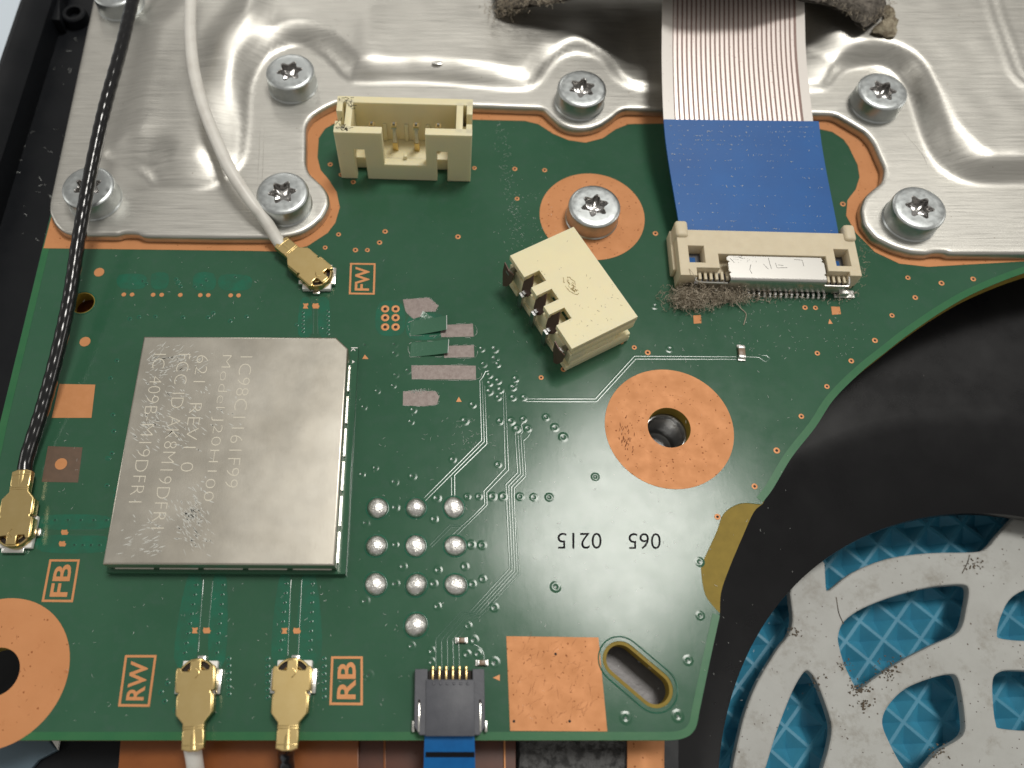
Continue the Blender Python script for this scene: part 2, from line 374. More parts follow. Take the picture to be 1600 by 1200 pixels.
# pale grey metal grille with curved slots
def make_grille():
    root = thing('fan_grille', 'pale grey metal fan grille with curved slots, dirty, above the blue mat', 'grille')
    Z8 = lambda pts: G(zl(pts, 2.4, 1040, 700), ZG)
    def sm(pts): return cr(Z8(pts), 4, True)
    out = [(230, 1330), (250, 1200), (275, 1080), (300, 985), (345, 875), (420, 752), (458, 705), (476, 645), (466, 545), (480, 470), (560, 380), (598, 432), (603, 520), (615, 532), (700, 467), (830, 415), (990, 393), (1150, 390), (1205, 375), (1255, 318), (1300, 268), (1360, 210), (1600, 230), (1700, 500), (1700, 1330)]
    outline = []
    P = Z8(out)
    for q in P: outline.append(q)
    outline = cr(outline[:9], 3)[:-1]+outline[8:12]+cr(outline[12:21], 3)+outline[21:]
    h2 = sm([(650, 700), (672, 650), (740, 602), (860, 555), (980, 524), (1060, 514), (1118, 513), (1137, 532), (1128, 600), (1100, 688), (1000, 738), (880, 800), (785, 862), (732, 902), (712, 893), (672, 810), (652, 740)])
    h3 = sm([(350, 1290), (380, 1190), (420, 1060), (478, 912), (520, 842), (542, 842), (572, 890), (612, 1000), (622, 1060), (610, 1130), (590, 1200), (570, 1290), (460, 1310)])
    h4 = sm([(815, 1020), (842, 960), (902, 903), (990, 866), (1065, 849), (1095, 862), (1112, 930), (1122, 1010), (1122, 1060), (1098, 1092), (1020, 1140), (945, 1220), (895, 1200), (832, 1085)])
    h5 = sm([(1245, 700), (1257, 640), (1290, 572), (1344, 535), (1420, 522), (1500, 560), (1510, 650), (1450, 715), (1344, 722), (1262, 714)])
    h6 = sm([(1230, 870), (1252, 842), (1300, 834), (1400, 842), (1470, 870), (1470, 1000), (1400, 1056), (1262, 1052), (1240, 1030), (1230, 950)])
    b = MB(); b.plate(outline, [h2, h3, h4, h5, h6], ZG-0.8, ZG, 0.15, seg=2)
    b.build('plate', M['grille'], root)
    s = MB()      # dark line standing in for the shade of a pressed step across the spokes
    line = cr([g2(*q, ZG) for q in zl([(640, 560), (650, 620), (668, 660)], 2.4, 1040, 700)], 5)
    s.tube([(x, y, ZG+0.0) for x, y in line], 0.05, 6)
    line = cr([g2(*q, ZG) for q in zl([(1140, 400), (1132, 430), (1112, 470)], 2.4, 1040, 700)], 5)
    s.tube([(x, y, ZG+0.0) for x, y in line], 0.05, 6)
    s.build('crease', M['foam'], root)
    lt = MB()     # dirt caught on the spokes
    for cxp, cyp, n, sp in ((730, 900, 40, 12), (830, 830, 45, 14), (740, 960, 24, 12), (480, 690, 14, 8), (1165, 440, 22, 10), (1030, 1140, 16, 12), (560, 880, 12, 14), (670, 820, 14, 10)):
        for k in range(int(n*1.4)):
            q = zl([(cxp+rnd.gauss(0, sp*1.7), cyp+rnd.gauss(0, sp*1.3))], 2.4, 1040, 700)[0]; a = g(*q, ZG+0.05); an = rnd.uniform(0, 6.3)
            pts = [a]
            for t in range(2):
                an += rnd.uniform(-.9, .9); pts.append(pts[-1]+Vector((math.cos(an)*.07, math.sin(an)*.07, rnd.uniform(-.03, .02))))
            lt.tube(pts, rnd.uniform(.015, .07), 5)
    lt.build('dirt', mat('brown_dirt', (0.13, 0.10, 0.07), 0.9), root, kind='stuff')
make_grille()

# black frame of the console at the left
def make_frame():
    root = thing('console_frame', 'dusty black plastic console frame beside the metal plate', 'frame')
    b = MB()
    fl = G([(-80, 900), (-80, 420), (0, 150), (62, -60), (80, -120), (230, -120), (230, 900)], -3.0)
    b.plate([p for p in fl], [], -5.0, -3.0)
    b.build('floor', M['blackplastic'], root)
    w_ = MB()
    # raised outer wall with a slanted lip: strip extruded along the wall line
    a0 = g(44, 0, 1.0); a1 = g(2, 125, 1.0); d = (a1-a0).normalized(); A = a0-d*6; B = a1+d*40; nrm = Vector((d.y, -d.x, 0))
    if nrm.x > 0: nrm = -nrm
    prof = [(-3.0, 1.6), (-0.4, 1.5), (0.4, 0.95), (1.0, 0.15), (1.25, -0.25), (1.05, -0.75), (-4.2, -1.2)]   # (z, inward offset)
    V = []; Fc = []
    for P in (A, B):
        for z, off in prof:
            q = P-nrm*off; V.append((q.x, q.y, z))
    n = len(prof)
    for i in range(n-1): Fc.append((i, i+1, n+i+1, n+i))
    w_.add(V, Fc); w_.build('wall', M['blackplastic'], root, smooth=25)
    # ribs and a moulded boss up at the corner
    rb = MB()
    for (x0, y0, x1, y1, zt) in ((84, -40, 98, 40, -1.2), (46, 12, 80, 17, -1.6)):
        q = G([(x0, y0), (x1, y0), (x1, y1), (x0, y1)], -2); rb.plate(q, [], -3.02, zt, 0.15)
    rb.build('rib', M['blackplastic'], root)
    bs = MB(); c = g2(117, 24, -2.2)
    bs.lathe([(1.35, -3.02), (1.3, -1.9), (1.15, -1.75), (0.8, -1.75), (0.75, -2.6), (0.05, -2.6)], 24, c); bs.build('boss', M['blackplastic'], root)
make_frame()

# things that show in the strip under the board's near edge
def lower_parts():
    z = -3.2
    b = MB(); b.plate(G([(192, 1100), (560, 1100), (560, 1330), (172, 1330), (186, 1185)], z), [], z-0.3, z, 0.05)
    tag(b.build('amber_film', M['amber']), 'orange amber insulating film under the white and black cables below the board', 'film')
    z2 = -3.9
    b = MB(); b.plate(G([(470, 1090), (806, 1090), (806, 1330), (470, 1330)], z2), [], z2-0.3, z2, 0.05)
    d = b.build('dark_amber_film', M['amberdark']); tag(d, 'dark brown translucent film behind the thin blue ribbon below the board', 'film')
    b = MB(); b.plate(G([(786, 1100), (789, 1100), (792, 1330), (789, 1330)], z2+0.25), [], z2-0.02, z2+0.2, 0.03); b.build('edge_line', M['copperclean'], d)
    b = MB(); b.plate(G([(598, 1100), (602, 1100), (604, 1330), (600, 1330)], z2+0.25), [], z2-0.02, z2+0.12, 0.03); b.build('fold', M['amber'], d)
    z3 = -4.2
    b = MB(); b.plate(G([(812, 1100), (990, 1100), (985, 1330), (806, 1330)], z3), [], z3-3, z3, 0.4)
    tag(b.build('foam_pad', M['greyfoam']), 'speckled grey foam pad below the bare copper square', 'foam')
    b = MB(); pts = G([(980, 1100), (1040, 1100), (1036, 1330), (978, 1330)], z3+0.3)
    n = 10; V = []; Fc = []
    for j in range(n+1):
        for i in range(n+1):
            u, v_ = i/n, j/n
            x = (1-v_)*((1-u)*pts[0][0]+u*pts[1][0])+v_*((1-u)*pts[3][0]+u*pts[2][0]); y = (1-v_)*((1-u)*pts[0][1]+u*pts[1][1])+v_*((1-u)*pts[3][1]+u*pts[2][1])
            V.append((x, y, z3+0.35+0.35*math.sin(u*3.1)+0.10*rnd.random()+0.3*(v_-u)))
    V += [(x, y, zz-0.2) for x, y, zz in V]
    m = (n+1)**2
    for j in range(n):
        for i in range(n):
            a = j*(n+1)+i; Fc.append((a+n+1, a+n+2, a+1, a)); Fc.append((m+a, m+a+1, m+a+n+2, m+a+n+1))
    for i in range(n):
        for (a, c) in ((i, i+1), (n*(n+1)+i+1, n*(n+1)+i)): Fc.append((a, c, m+c, m+a))
        for (a, c) in (((i+1)*(n+1), i*(n+1)), (i*(n+1)+n, (i+1)*(n+1)+n)): Fc.append((a, c, m+c, m+a))
    b.add(V, Fc); tag(b.build('copper_foil', M['copper'], smooth=60), 'crinkled copper foil strip at the edge of the grey foam pad', 'foil')
    # black bracket and a pale corner at the left
    b = MB(); z4 = -5.2; b.plate(G([(-60, 1090), (200, 1090), (196, 1170), (182, 1330), (-60, 1330)], z4), [], z4-1.5, z4, 0.3)
    tag(b.build('black_bracket', M['blackplastic']), 'black plastic bracket below the bottom copper ring of the board', 'bracket')
    b = MB(); z5 = -4.6; b.plate(G([(-60, 1120), (62, 1140), (90, 1172), (60, 1188), (-60, 1330)], z5), [], z5-0.4, z5, 0.1)
    tag(b.build('steel_tab', mat('blue_grey_steel', (0.10, 0.145, 0.18), 0.4, metal=0.4)), 'blue grey metal tab in the bottom corner below the board', 'tab')
    b = MB(); z5 = -4.4; b.plate(G([(70, 1140), (96, 1140), (91, 1172)], z5), [], z5-0.15, z5+0.05, 0.02)
    tag(b.build('white_label_corner', M['whiteplastic']), 'small white triangular corner poking out below the board', 'label')
    b = MB(); b.plate(G([(98, 430), (230, 430), (230, 530), (88, 530)], -2.2), [], -2.4, -2.2)
    tag(b.build('copper_shim', M['amber']), 'orange film seen through the round hole beside the black cable', 'film')
    b = MB(); b.plate(G([(930, 985), (1068, 985), (1068, 1108), (930, 1108)], -2.6), [], -3.0, -2.6, 0.05)
    tag(b.build('steel_plate', mat('dull_grey_metal', (0.16, 0.155, 0.155), 0.5, metal=0.5, bump=(1.5, .5, .1))), 'dull grey metal plate seen down through the slanted slot in the board', 'metal plate')
    b = MB(); b.plate(G([(-150, 1000), (1060, 1000), (1060, 1420), (-150, 1420)], -8.5), [], -9.0, -8.5)
    f = b.build('chassis_floor', M['blackplastic']); f['kind'] = 'structure'; f['label'] = 'black chassis floor under the board'
lower_parts()

# ================================================================== the circuit board
board = thing('circuit_board', 'green printed circuit board with bare copper rings and solder joints', 'circuit board')
arc_px = [(1192, 785), (1209, 762), (1237, 715), (1274, 668), (1303, 624), (1346, 581), (1382, 552), (1419, 523), (1473, 486), (1527, 456), (1600, 427), (1690, 402), (1900, 362)]
arc_s = cr(arc_px, 5)
corner = [(1125, 958), (1093, 1112), (1091, 1124), (1087, 1138), (1078, 1149), (1064, 1155), (1048, 1157)]
green_notch = cr([(1192, 785), (1188, 788), (1165, 786), (1148, 790), (1130, 804), (1119, 833), (1098, 879), (1096, 896), (1102, 929), (1117, 950), (1125, 958)], 4)
yellow = cr([(1192, 787), (1178, 800), (1161, 837), (1140, 887), (1127, 925), (1125, 958)], 4)
common_a = [(-90, 1157), (-90, 1085), (0, 660), (68, 380), (95, 268), (160, 60), (1900, 60)]
top_out = common_a+arc_s[::-1]                # ends at the notch
mask_out = G(top_out[:-1]+green_notch+corner[1:])
core_out = G(top_out[:-1]+yellow+corner[1:])
ring1, ring2, ring3 = (1045.5, 668), (925, 337), (-6, 1050)
c1, c2, c3 = g2(*ring1), g2(*ring2), g2(*ring3)
lh = g2(129, 473)
sa_, sb_ = g2(970, 1031), g2(1023, 1076)
def slot(a, b, r, n=14):
    a = Vector(a); b = Vector(b); d = (b-a).normalized(); an = math.atan2(d.y, d.x); out = []
    for k in range(n+1): t = an+math.pi/2+math.pi*k/n; out.append((a.x+r*math.cos(t), a.y+r*math.sin(t)))
    for k in range(n+1): t = an-math.pi/2+math.pi*k/n; out.append((b.x+r*math.cos(t), b.y+r*math.sin(t)))
    return out
b = MB(); b.plate(core_out, [circ(c1, 1.72), circ(c3, 1.66), slot(sa_, sb_, 1.05), circ(lh, 0.98)], -1.2, -0.035, 0.0)
b.build('laminate', M['fr4'], board)
b = MB(); b.plate(mask_out, [circ(c1, 1.76), circ(c3, 1.70), slot(sa_, sb_, 1.30), circ(lh, 1.06)], -0.034, 0.0, 0.012, seg=2)
b.build('solder_mask', M['mask'], board)
def strip(px, wmm, z, side=1, wfun=None):     # a flat ribbon along a polyline, on one side of it
    P = [Vector(p) for p in G(px)]; V = []; Fc = []; n = len(P)
    for i in range(n):
        t = (P[min(i+1, n-1)]-P[max(i-1, 0)]).normalized(); nn = Vector((-t.y, t.x))*side
        q = P[i]+nn*0.015; r = P[i]+nn*wmm
        V += [(q.x, q.y, z), (r.x, r.y, z)]
    for i in range(n-1): Fc.append((2*i, 2*i+2, 2*i+3, 2*i+1) if side > 0 else (2*i, 2*i+1, 2*i+3, 2*i+2))
    return V, Fc
b = MB(); b.add(*strip(arc_s, 0.60, 0.012, 1)); b.build('edge_margin', M['maskedge'], board, smooth=0)
b = MB(); b.add(*strip(cr([(1125, 962), (1109, 1035), (1093, 1112), (1091, 1124), (1087, 1138), (1078, 1149), (1064, 1155), (1048, 1157)], 4)+[(800, 1157), (400, 1157), (-90, 1157)], 0.55, 0.012, -1)); b.build('edge_margin', M['maskedge'], board, smooth=0)
b = MB(); b.add(*strip([(68, 381), (0, 660), (-90, 1085)], 0.62, 0.012, 1)); b.build('edge_margin', M['maskedge'], board, smooth=0)
# lips round the drill holes
b = MB()
def lip(loop, r0, h, bld):
    P = [Vector(p) for p in loop]; n = len(P)
    bld.tube([(p.x, p.y, 0.0) for p in P]+[(P[0].x, P[0].y, 0)], h, 6, caps=False)
lip(slot(sa_, sb_, 1.62), 0, 0.055, b); b.build('slot_lip', M['masklite'], board)
b = MB(); lip(circ(lh, 1.15), 0, 0.05, b); b.build('hole_lip', M['masklite'], board)

# ---- lighter windows in the mask where there is no copper plane below
def quad(pts, name, m, z=0.008, parent=None):
    b = MB(); b.sheet(G(pts), z); return b.build(name, m, parent or board, smooth=0)
for q in ([(292, 905), (316, 905), (306, 1030), (272, 1030)], [(333, 905), (354, 905), (352, 1030), (326, 1030)],
          [(436, 905), (454, 905), (449, 1025), (424, 1025)], [(471, 905), (494, 905), (502, 1025), (466, 1025)],
          [(470, 470), (485, 470), (487, 522), (466, 522)], [(497, 470), (514, 470), (514, 522), (499, 522)],
          [(66, 806), (166, 806), (164, 826), (66, 826)], [(66, 838), (164, 838), (162, 862), (66, 862)],
          [(592, 475), (628, 475), (630, 520), (590, 520)],
          [(186, 430), (226, 430), (224, 450), (188, 450)], [(238, 428), (262, 428), (260, 450), (238, 450)], [(305, 428), (334, 428), (334, 452), (305, 452)], [(346, 430), (390, 432), (388, 452), (346, 452)],
          [(640, 494), (690, 492), (690, 526), (640, 528)]):
    ctr = np.mean(np.array(q), 0)
    quad(cr(q, 4, True), 'mask_window', M['masklite'], 0.006+0.0015*rnd.random())

# ---- bare copper
b = MB()
cop = [(68, 388), (385, 392), (440, 393), (480, 385), (512, 364), (524, 348), (531, 324), (526, 300), (513, 280), (501, 266), (496, 246), (498, 216), (508, 201), (530, 189), (560, 186), (736, 187), (820, 189), (841, 194), (864, 209), (888, 219), (915, 223), (942, 216), (962, 202), (982, 194), (1033, 193), (1277, 201), (1300, 206), (1318, 218), (1326, 229), (1340, 258), (1343, 277), (1337, 296), (1324, 313), (1322, 337), (1337, 364), (1367, 394), (1405, 412), (1450, 417), (1680, 404), (1720, 392), (1880, 362), (1880, 300), (1400, 200), (1300, 120), (900, 110), (500, 110), (440, 200), (400, 300), (88, 310)]
b.plate(G(cop), [], 0.0, 0.02, 0); b.build('ground_copper', M['copper'], board, smooth=0)
def ring(c, r0, r1, name='copper_ring', z=0.02, m=None):
    b = MB(); b.plate(circ(c, r1, 72), [circ(c, r0, 40)], 0.0005, z, 0.008, seg=1); return b.build(name, m or M['copper'], board)
ring(c1, 1.74, 5.22); ring(c3, 1.68, 5.2)
ring(c2, 1.2, 4.82)
for r_ in (2.75, 2.95):
    b = MB(); b.tube([(c1[0]+r_*math.cos(t/30*math.pi), c1[1]+r_*math.sin(t/30*math.pi), 0.012) for t in range(61)], 0.014, 5); b.build('wear_ring', M['copper'], board)
def pad(pts, name='copper_pad', m=None, z=0.02):
    b = MB(); b.plate(G(pts), [], 0.0005, z, 0.006, seg=1); return b.build(name, m or M['copperclean'], board)
pad([(791, 994), (935, 996), (949, 1143), (797, 1142)], 'bare_copper_square', M['copper'])
for q in ((868, 1022), (803, 1127), (890, 1127)):
    b = MB(); b.lathe([(0.10, 0.021), (0.09, 0.024)], 12, g2(*q)); b.build('drill_dot', M['hole'], board)
pad([(93, 600), (149, 601), (143, 653), (81, 653)])
pad([(75, 697), (129, 699), (122, 754), (65, 753)], 'brown_pad', M['brown'], 0.012)
pads_round = [(155, 425.5, 0.45), (133, 534, 0.46), (95.5, 725, 0.48)]
for x, y, r in pads_round:
    b = MB(); b.lathe([(r, 0.0135), (r, 0.022)], 32, g2(x, y)); b.build('round_pad', M['copperclean'], board)
dot = None
for x in (193.5, 206.5, 239.4, 252.7, 281.8, 313, 325.5, 360.5, 372.8):
    y = 460.3+(x-193)*0.008
    if dot is None:
        b = MB(); b.lathe([(0.20, 0.0), (0.20, 0.02)], 20); dot = b.build('test_point', M['copperclean'], board); dot.location = g(x, y)*U
    else: place(dot, g(x, y), 0, board)
for x, y, s, fl in ((477.6, 478, 1, 1), (493.4, 478, 1, -1), (101, 831.6, 1, -1), (97.5, 849.6, 1, -1), (304.5, 985, 1.1, 1), (323, 985, 1.1, -1), (444.5, 985.5, 1.1, 1), (463.8, 985.5, 1.1, -1)):
    a = 4.2*s
    pad([(x-a, y-a), (x-1, y-a*.8), (x+a, y-a), (x+a, y-1), (x+a-2*fl, y), (x+a, y+a), (x-a, y+a), (x-a+1.5*fl, y)], 'small_pad')
pad([(1083, 493), (1095, 492), (1096, 505), (1084, 506)], 'small_pad', M['copper']); pad([(1298.5, 479), (1312, 479.5), (1314, 491), (1300, 492)], 'small_pad', M['copper'])
for tri in ([(566, 561), (570, 554), (576, 561)], [(712.5, 628), (717, 620), (721.5, 628)], [(770, 1059), (781, 1054), (781, 1064)], [(1294, 506), (1296, 498), (1301, 506)]):
    pad(tri, 'triangle_mark')

# ---- plated vias and tented vias
via_px = [(601.7, 361.8), (593, 379), (555.3, 390.8), (574, 390.8), (715.5, 370), (845.5, 590), (880.6, 577), (970.6, 533.8), (991, 543), (1012, 551), (1024, 364.8), (529, 366.4), (508, 387), (516, 257), (552, 284.5), (741.3, 262.6), (804.4, 264), (851, 266), (808, 310.5), (1317, 319), (1418.5, 434), (1471, 442.5), (1520.6, 436), (1430, 465), (1393.7, 493), (1367, 532), (1277, 552), (1330, 564), (1292, 604), (1252, 650.6), (1213.5, 704), (1179, 760), (1121, 807.5), (1257.8, 480.6), (1274, 481), (533, 273)]
def make_via(r0, r1):
    b = MB(); b.lathe([(r1, 0.0005), (r1, 0.018), (r1-.02, 0.025), (r0, 0.022), (r0*.9, 0.012)], 20, cap=False); b.lathe([(r0, 0.013), (r0*.9, 0.0125)], 20, mi=1)
    return b.build('via', [M['copperclean'], M['hole']], board)
v0 = None
for q in via_px:
    if v0 is None: v0 = make_via(0.115, 0.245); v0.location = g(*q)*U
    else:
        c = place(v0, g(*q), rnd.random()*6, board); s = rnd.uniform(0.85, 1.08); c.scale = (s, s, 1)
v0 = None
for x in (601.7, 618):
    for y in (482.7, 496.4, 511):
        if v0 is None: v0 = make_via(0.17, 0.36); v0.location = g(x, y)*U
        else: place(v0, g(x, y), 0, board)
tented = [(637, 579), (618, 586), (614, 602.6), (589, 611), (568, 636), (645, 640.6), (641.6, 658.8), (738, 632.4), (725.6, 657.4), (755, 569), (777, 569), (764, 586), (764.4, 598.6), (777.6, 595), (764, 611.6), (781, 609), (778, 621), (805, 592), (801, 605), (801, 621), (818.4, 621), (781, 658), (798, 658), (817.4, 655), (807.4, 670), (824.4, 669.6), (853, 652), (867, 668), (880, 683), (778, 726), (707, 718), (586, 731), (565, 741), (616, 753), (644, 744), (682, 778), (730, 776), (748, 776), (769, 776), (786, 776), (812.4, 776), (834, 777), (858, 777),
          (617, 793), (571, 817), (678, 811), (617, 851), (736, 851), (753, 852), (629, 885), (684, 890.5), (726, 885), (617, 912), (677, 912), (737.5, 912.5), (754, 904.5), (570, 939), (683, 947), (772, 949), (731, 977.5), (642.5, 1009), (674, 1017), (674, 1034), (740, 1000), (729, 1022), (746, 1021), (772.5, 1035), (576, 1055),
          (930, 745), (868, 917), (1093, 878), (1094, 962), (1075, 1032), (1059, 1119), (977.6, 1122), (570, 539), (616, 538), (616, 552), (752, 545), (772, 545), (772, 560), (1046, 545), (1023, 478)]
t0 = None
for i, q in enumerate(tented):
    s = 1.0 if i < 63 else 1.1
    if t0 is None:
        b = MB(); b.lathe([(0.42, 0.0008), (0.35, 0.006), (0.28, 0.014), (0.22, 0.016), (0.16, 0.010), (0.10, 0.001), (0.07, 0.0)], 24, cap=False)
        b.lathe([(0.075, 0.004), (0.06, 0.004)], 12, mi=1)
        t0 = b.build('tented_via', [M['mask'], M['maskdark']], board, smooth=60); t0.location = g(*q)*U
    else:
        c = place(t0, g(*q), rnd.random()*6, board); s *= rnd.uniform(0.8, 1.1); c.scale = (s, s, rnd.uniform(0.8, 1.3))
# stitching vias along the antenna feed lines
st = None
stitch = []
for k in range(8):
    f = k/7
    stitch += [(306-18*f, 914+106*f), (348-10*f, 914+106*f), (447-10*f, 912+104*f), (488-4*f, 912+104*f)]
for k in range(5): stitch += [(86+20*k, 812.5), (116+13*k, 851.5)]
for k in range(6): stitch += [(604+0*k-335+18*math.cos(k), 1040+14*k), (357, 1030+11*k), (418, 1030+12*k), (506, 1030+12*k), (481-8+0*k, 488+6*k), (512, 486+7*k)]
for k in range(10): stitch += [(190+rnd.uniform(0, 200), 432+rnd.uniform(0, 16)), (175+rnd.uniform(-8, 8), 540+rnd.uniform(0, 260)), (190+rnd.uniform(0, 320), 487+rnd.uniform(0, 26))]
for q in stitch:
    if st is None:
        b = MB(); b.lathe([(0.20, 0.0009), (0.16, 0.012), (0.11, 0.022), (0.07, 0.012)], 12, cap=False); b.lathe([(0.075, 0.012), (0.05, 0.010)], 10, mi=1)
        st = b.build('stitching_via', [M['masklite'], M['maskdark']], board, smooth=60); st.location = g(*q)*U
    else: place(st, g(*q), 0, board)

# ---- traces: low ridges under the mask
def trace(px, wd=0.10, h=0.016, name='trace', m=None):
    P = [Vector(p) for p in G(px)]; n = len(P); V = []; Fc = []
    wd *= 1.35; h = 0.011
    prof = [(-1, 0.0006), (-0.62, 0.72), (0, 1.0), (0.62, 0.72), (1, 0.0006)]
    for i in range(n):
        if i == 0: t = (P[1]-P[0]).normalized(); k = 1
        elif i == n-1: t = (P[-1]-P[-2]).normalized(); k = 1
        else:
            t1 = (P[i]-P[i-1]).normalized(); t2 = (P[i+1]-P[i]).normalized(); t = (t1+t2).normalized(); k = 1/max(.4, t.dot(t1))
        nn = Vector((-t.y, t.x))
        for o, z in prof:
            q = P[i]-nn*o*wd*k; V.append((q.x, q.y, z*h if z > .01 else z))
    m_ = len(prof)
    for i in range(n-1):
        for k in range(m_-1):
            a = i*m_+k; Fc.append((a, a+1, a+m_+1, a+m_))
    b = MB(); b.add(V, Fc); return b.build(name, m or M['masktrace'], board, smooth=60)
Z5 = lambda pts: zl(pts, 5, 560, 560)
Z4 = lambda pts: zl(pts, 4, 560, 760)
trace(Z5([(1020, 95), (990, 100), (972, 140), (945, 175), (960, 640), (512, 1088)]), 0.055)
trace(Z5([(965, 175), (981, 650), (520, 1112)]), 0.055)
trace(Z5([(985, 215), (1001, 668), (748, 912), (750, 1085)]), 0.055)
trace(Z5([(724, 930), (726, 1085)]), 0.05)
trace(Z5([(1130, 270), (1146, 858), (978, 1036), (985, 1140), (890, 1236), (665, 1440)]), 0.05)
trace(Z5([(1148, 270), (1172, 872), (1000, 1046), (1004, 1146), (905, 1245), (690, 1456)]), 0.05)
trace(Z4([(660, 242), (570, 240), (445, 368)]), 0.05); trace(Z4([(664, 256), (580, 256), (456, 380)]), 0.05)
for k in range(4):
    trace([(804.8+4.4*k, 680+(8 if k == 3 else 0)), (808.6+4.3*k, 738.4+1.9*k), (790+4.4*k, 757+1.9*k), (791+4.1*k, 775+1.8*k), (796.3+3.9*k, 888+2*k), (735+4.6*k, 955+1.6*k)], 0.05)
trace([(806.5, 812), (811.9, 896), (753.4, 961.4)], 0.04)
trace(Z5([(1238, 560), (1225, 585), (1224, 602)]), 0.045); trace(Z5([(1290, 500), (1270, 520), (1285, 570), (1268, 592)]), 0.045); trace(Z5([(1322, 560), (1345, 580), (1325, 612), (1292, 642)]), 0.045)
for k in range(5):
    trace([(735+4.6*k, 955+1.6*k), (720+4.4*k, 956+3.2*k), (681+8.5*k, 998+2*(k % 2)), (680.5+9*k, 1003), (681+9.2*k, 1047)], 0.04)
trace([(818, 621), (824, 623), (930, 623), (991, 556), (1150, 557)], 0.06, 0.035); trace([(822, 627), (932, 627.5), (993, 560.5), (1150, 561)], 0.06, 0.035)
trace([(1164, 557), (1186, 558), (1196, 565), (1204, 560), (1198, 555), (1190, 555)], 0.05, 0.03)
for a, c in (((317, 906), (309, 1018)), ((332, 908), (325, 985)), ((454, 906), (449, 1024)), ((471, 906), (465.5, 1024)), ((164, 828), (110, 828)), ((164, 836), (108, 836)), ((490, 470), (489, 522)), ((496, 470), (496, 522))):
    trace([a, c], 0.045, 0.03)
trace([(736, 1005), (745, 1009), (752, 1014), (756, 1022), (756, 1032)], 0.045)
trace([(642, 640), (644, 650)], 0.05); trace([(805, 596), (808, 600), (802, 604)], 0.05)

# ---- solder joints
sj = None
for q in ((590, 794), (650, 794), (709, 793), (588, 853), (649.5, 853), (711, 853), (587, 913), (650.5, 914), (712, 914), (650, 977)):
    if sj is None:
        b = MB(); b.lathe([(0.95, 0.0009), (0.93, 0.02), (0.84, 0.03)], 32, cap=False, mi=1)
        b.lathe([(0.82, 0.02), (0.80, 0.12), (0.70, 0.27), (0.52, 0.40), (0.30, 0.47), (0.12, 0.49), (0.03, 0.495)], 32)
        sj = b.build('solder_joint', [M['solder'], M['masklite']], board, smooth=60); sj.location = g(*q)*U
    else:
        c = place(sj, g(*q), rnd.random()*6, board); c.scale = (rnd.uniform(0.93, 1.06), rnd.uniform(0.93, 1.06), rnd.uniform(0.75, 1.25))

# ---- torn pads and peeled flaps of mask
Z3 = lambda pts: zl(pts, 3.077, 540, 330)
pad(Z3([(275, 425), (330, 420), (400, 416), (420, 432), (447, 455), (430, 482), (378, 485), (360, 508), (325, 517), (305, 500), (288, 482)]), 'torn_pad', M['torn'], 0.014)
pad(Z3([(452, 548), (612, 541), (616, 603), (460, 606)]), 'torn_pad', M['torn'], 0.014)
pad(Z3([(470, 648), (617, 644), (619, 702), (474, 705)]), 'torn_pad', M['torn'], 0.014)
pad(Z3([(316, 742), (480, 740), (626, 743), (627, 810), (318, 808)]), 'torn_pad', M['torn'], 0.014)
pad(Z3([(276, 867), (340, 862), (434, 866), (450, 892), (440, 930), (372, 938), (275, 934)]), 'torn_pad', M['torn'], 0.014)
def flap(px, lift):
    b = MB(); P = [Vector(p) for p in G(Z3(px))]; n = 8; V = []; Fc = []      # px: left-top, right-top, right-bottom, left-bottom
    for i in range(n+1):
        u = i/n; a = P[0].lerp(P[1], u); c = P[3].lerp(P[2], u); z = 0.012+lift*u**2.2
        for (q, dz) in ((a, 0.35*lift*u), (a.lerp(c, .5), 0.0), (c, 0.15*lift*math.sin(u*3))): V.append((q.x, q.y, z+dz))
    m_ = len(V); V += [(x, y, z-0.035 if z > 0.05 else z-0.008) for x, y, z in V]
    for i in range(n):
        for k in range(2):
            a = i*3+k; Fc.append((a, a+1, a+4, a+3)[::-1]); Fc.append((m_+a, m_+a+1, m_+a+4, m_+a+3))
        for k in (0, 2): a = i*3+k; Fc.append((a, a+3, m_+a+3, m_+a))
    for k in range(2): Fc.append((n*3+k, n*3+k+1, m_+n*3+k+1, m_+n*3+k))
    b.add(V, Fc); f = b.build('peeled_flap', M['flap'], board, smooth=50)
    rim = MB(); e = [V[n*3+k] for k in range(3)]; rim.tube([(x, y, z-0.015) for x, y, z in e], 0.035, 5); rim.build('flap_edge', M['fluff'], f)
flap([(312, 528), (486, 516), (486, 580), (310, 600)], 0.42)
flap([(315, 632), (496, 628), (492, 690), (310, 702)], 0.34)
flap([(440, 522), (372, 482), (360, 508), (380, 518)], 0.05)

rg = MB()
for loop in ([(275, 425), (330, 420), (400, 416), (420, 432), (447, 455), (430, 482), (378, 485), (360, 508), (325, 517), (305, 500), (288, 482)], [(486, 545), (612, 541), (616, 603), (460, 606)], [(496, 646), (617, 644), (619, 702), (474, 705)], [(316, 742), (480, 740), (626, 743), (627, 810), (318, 808)], [(276, 867), (340, 862), (434, 866), (450, 892), (440, 930), (372, 938), (275, 934)], [(310, 600), (312, 528), (486, 516)], [(310, 702), (315, 632), (496, 628)], [(310, 600), (440, 598), (486, 580)], [(310, 702), (450, 700), (492, 690)]):
    q = cr(G(Z3(loop)), 6)
    for a, c in zip(q[:-1], q[1:]):
        if rnd.random() < .55: rg.tube([(a[0]+rnd.gauss(0, .02), a[1]+rnd.gauss(0, .02), .02), (c[0]+rnd.gauss(0, .02), c[1]+rnd.gauss(0, .02), .02)], rnd.uniform(.008, .028), 4)
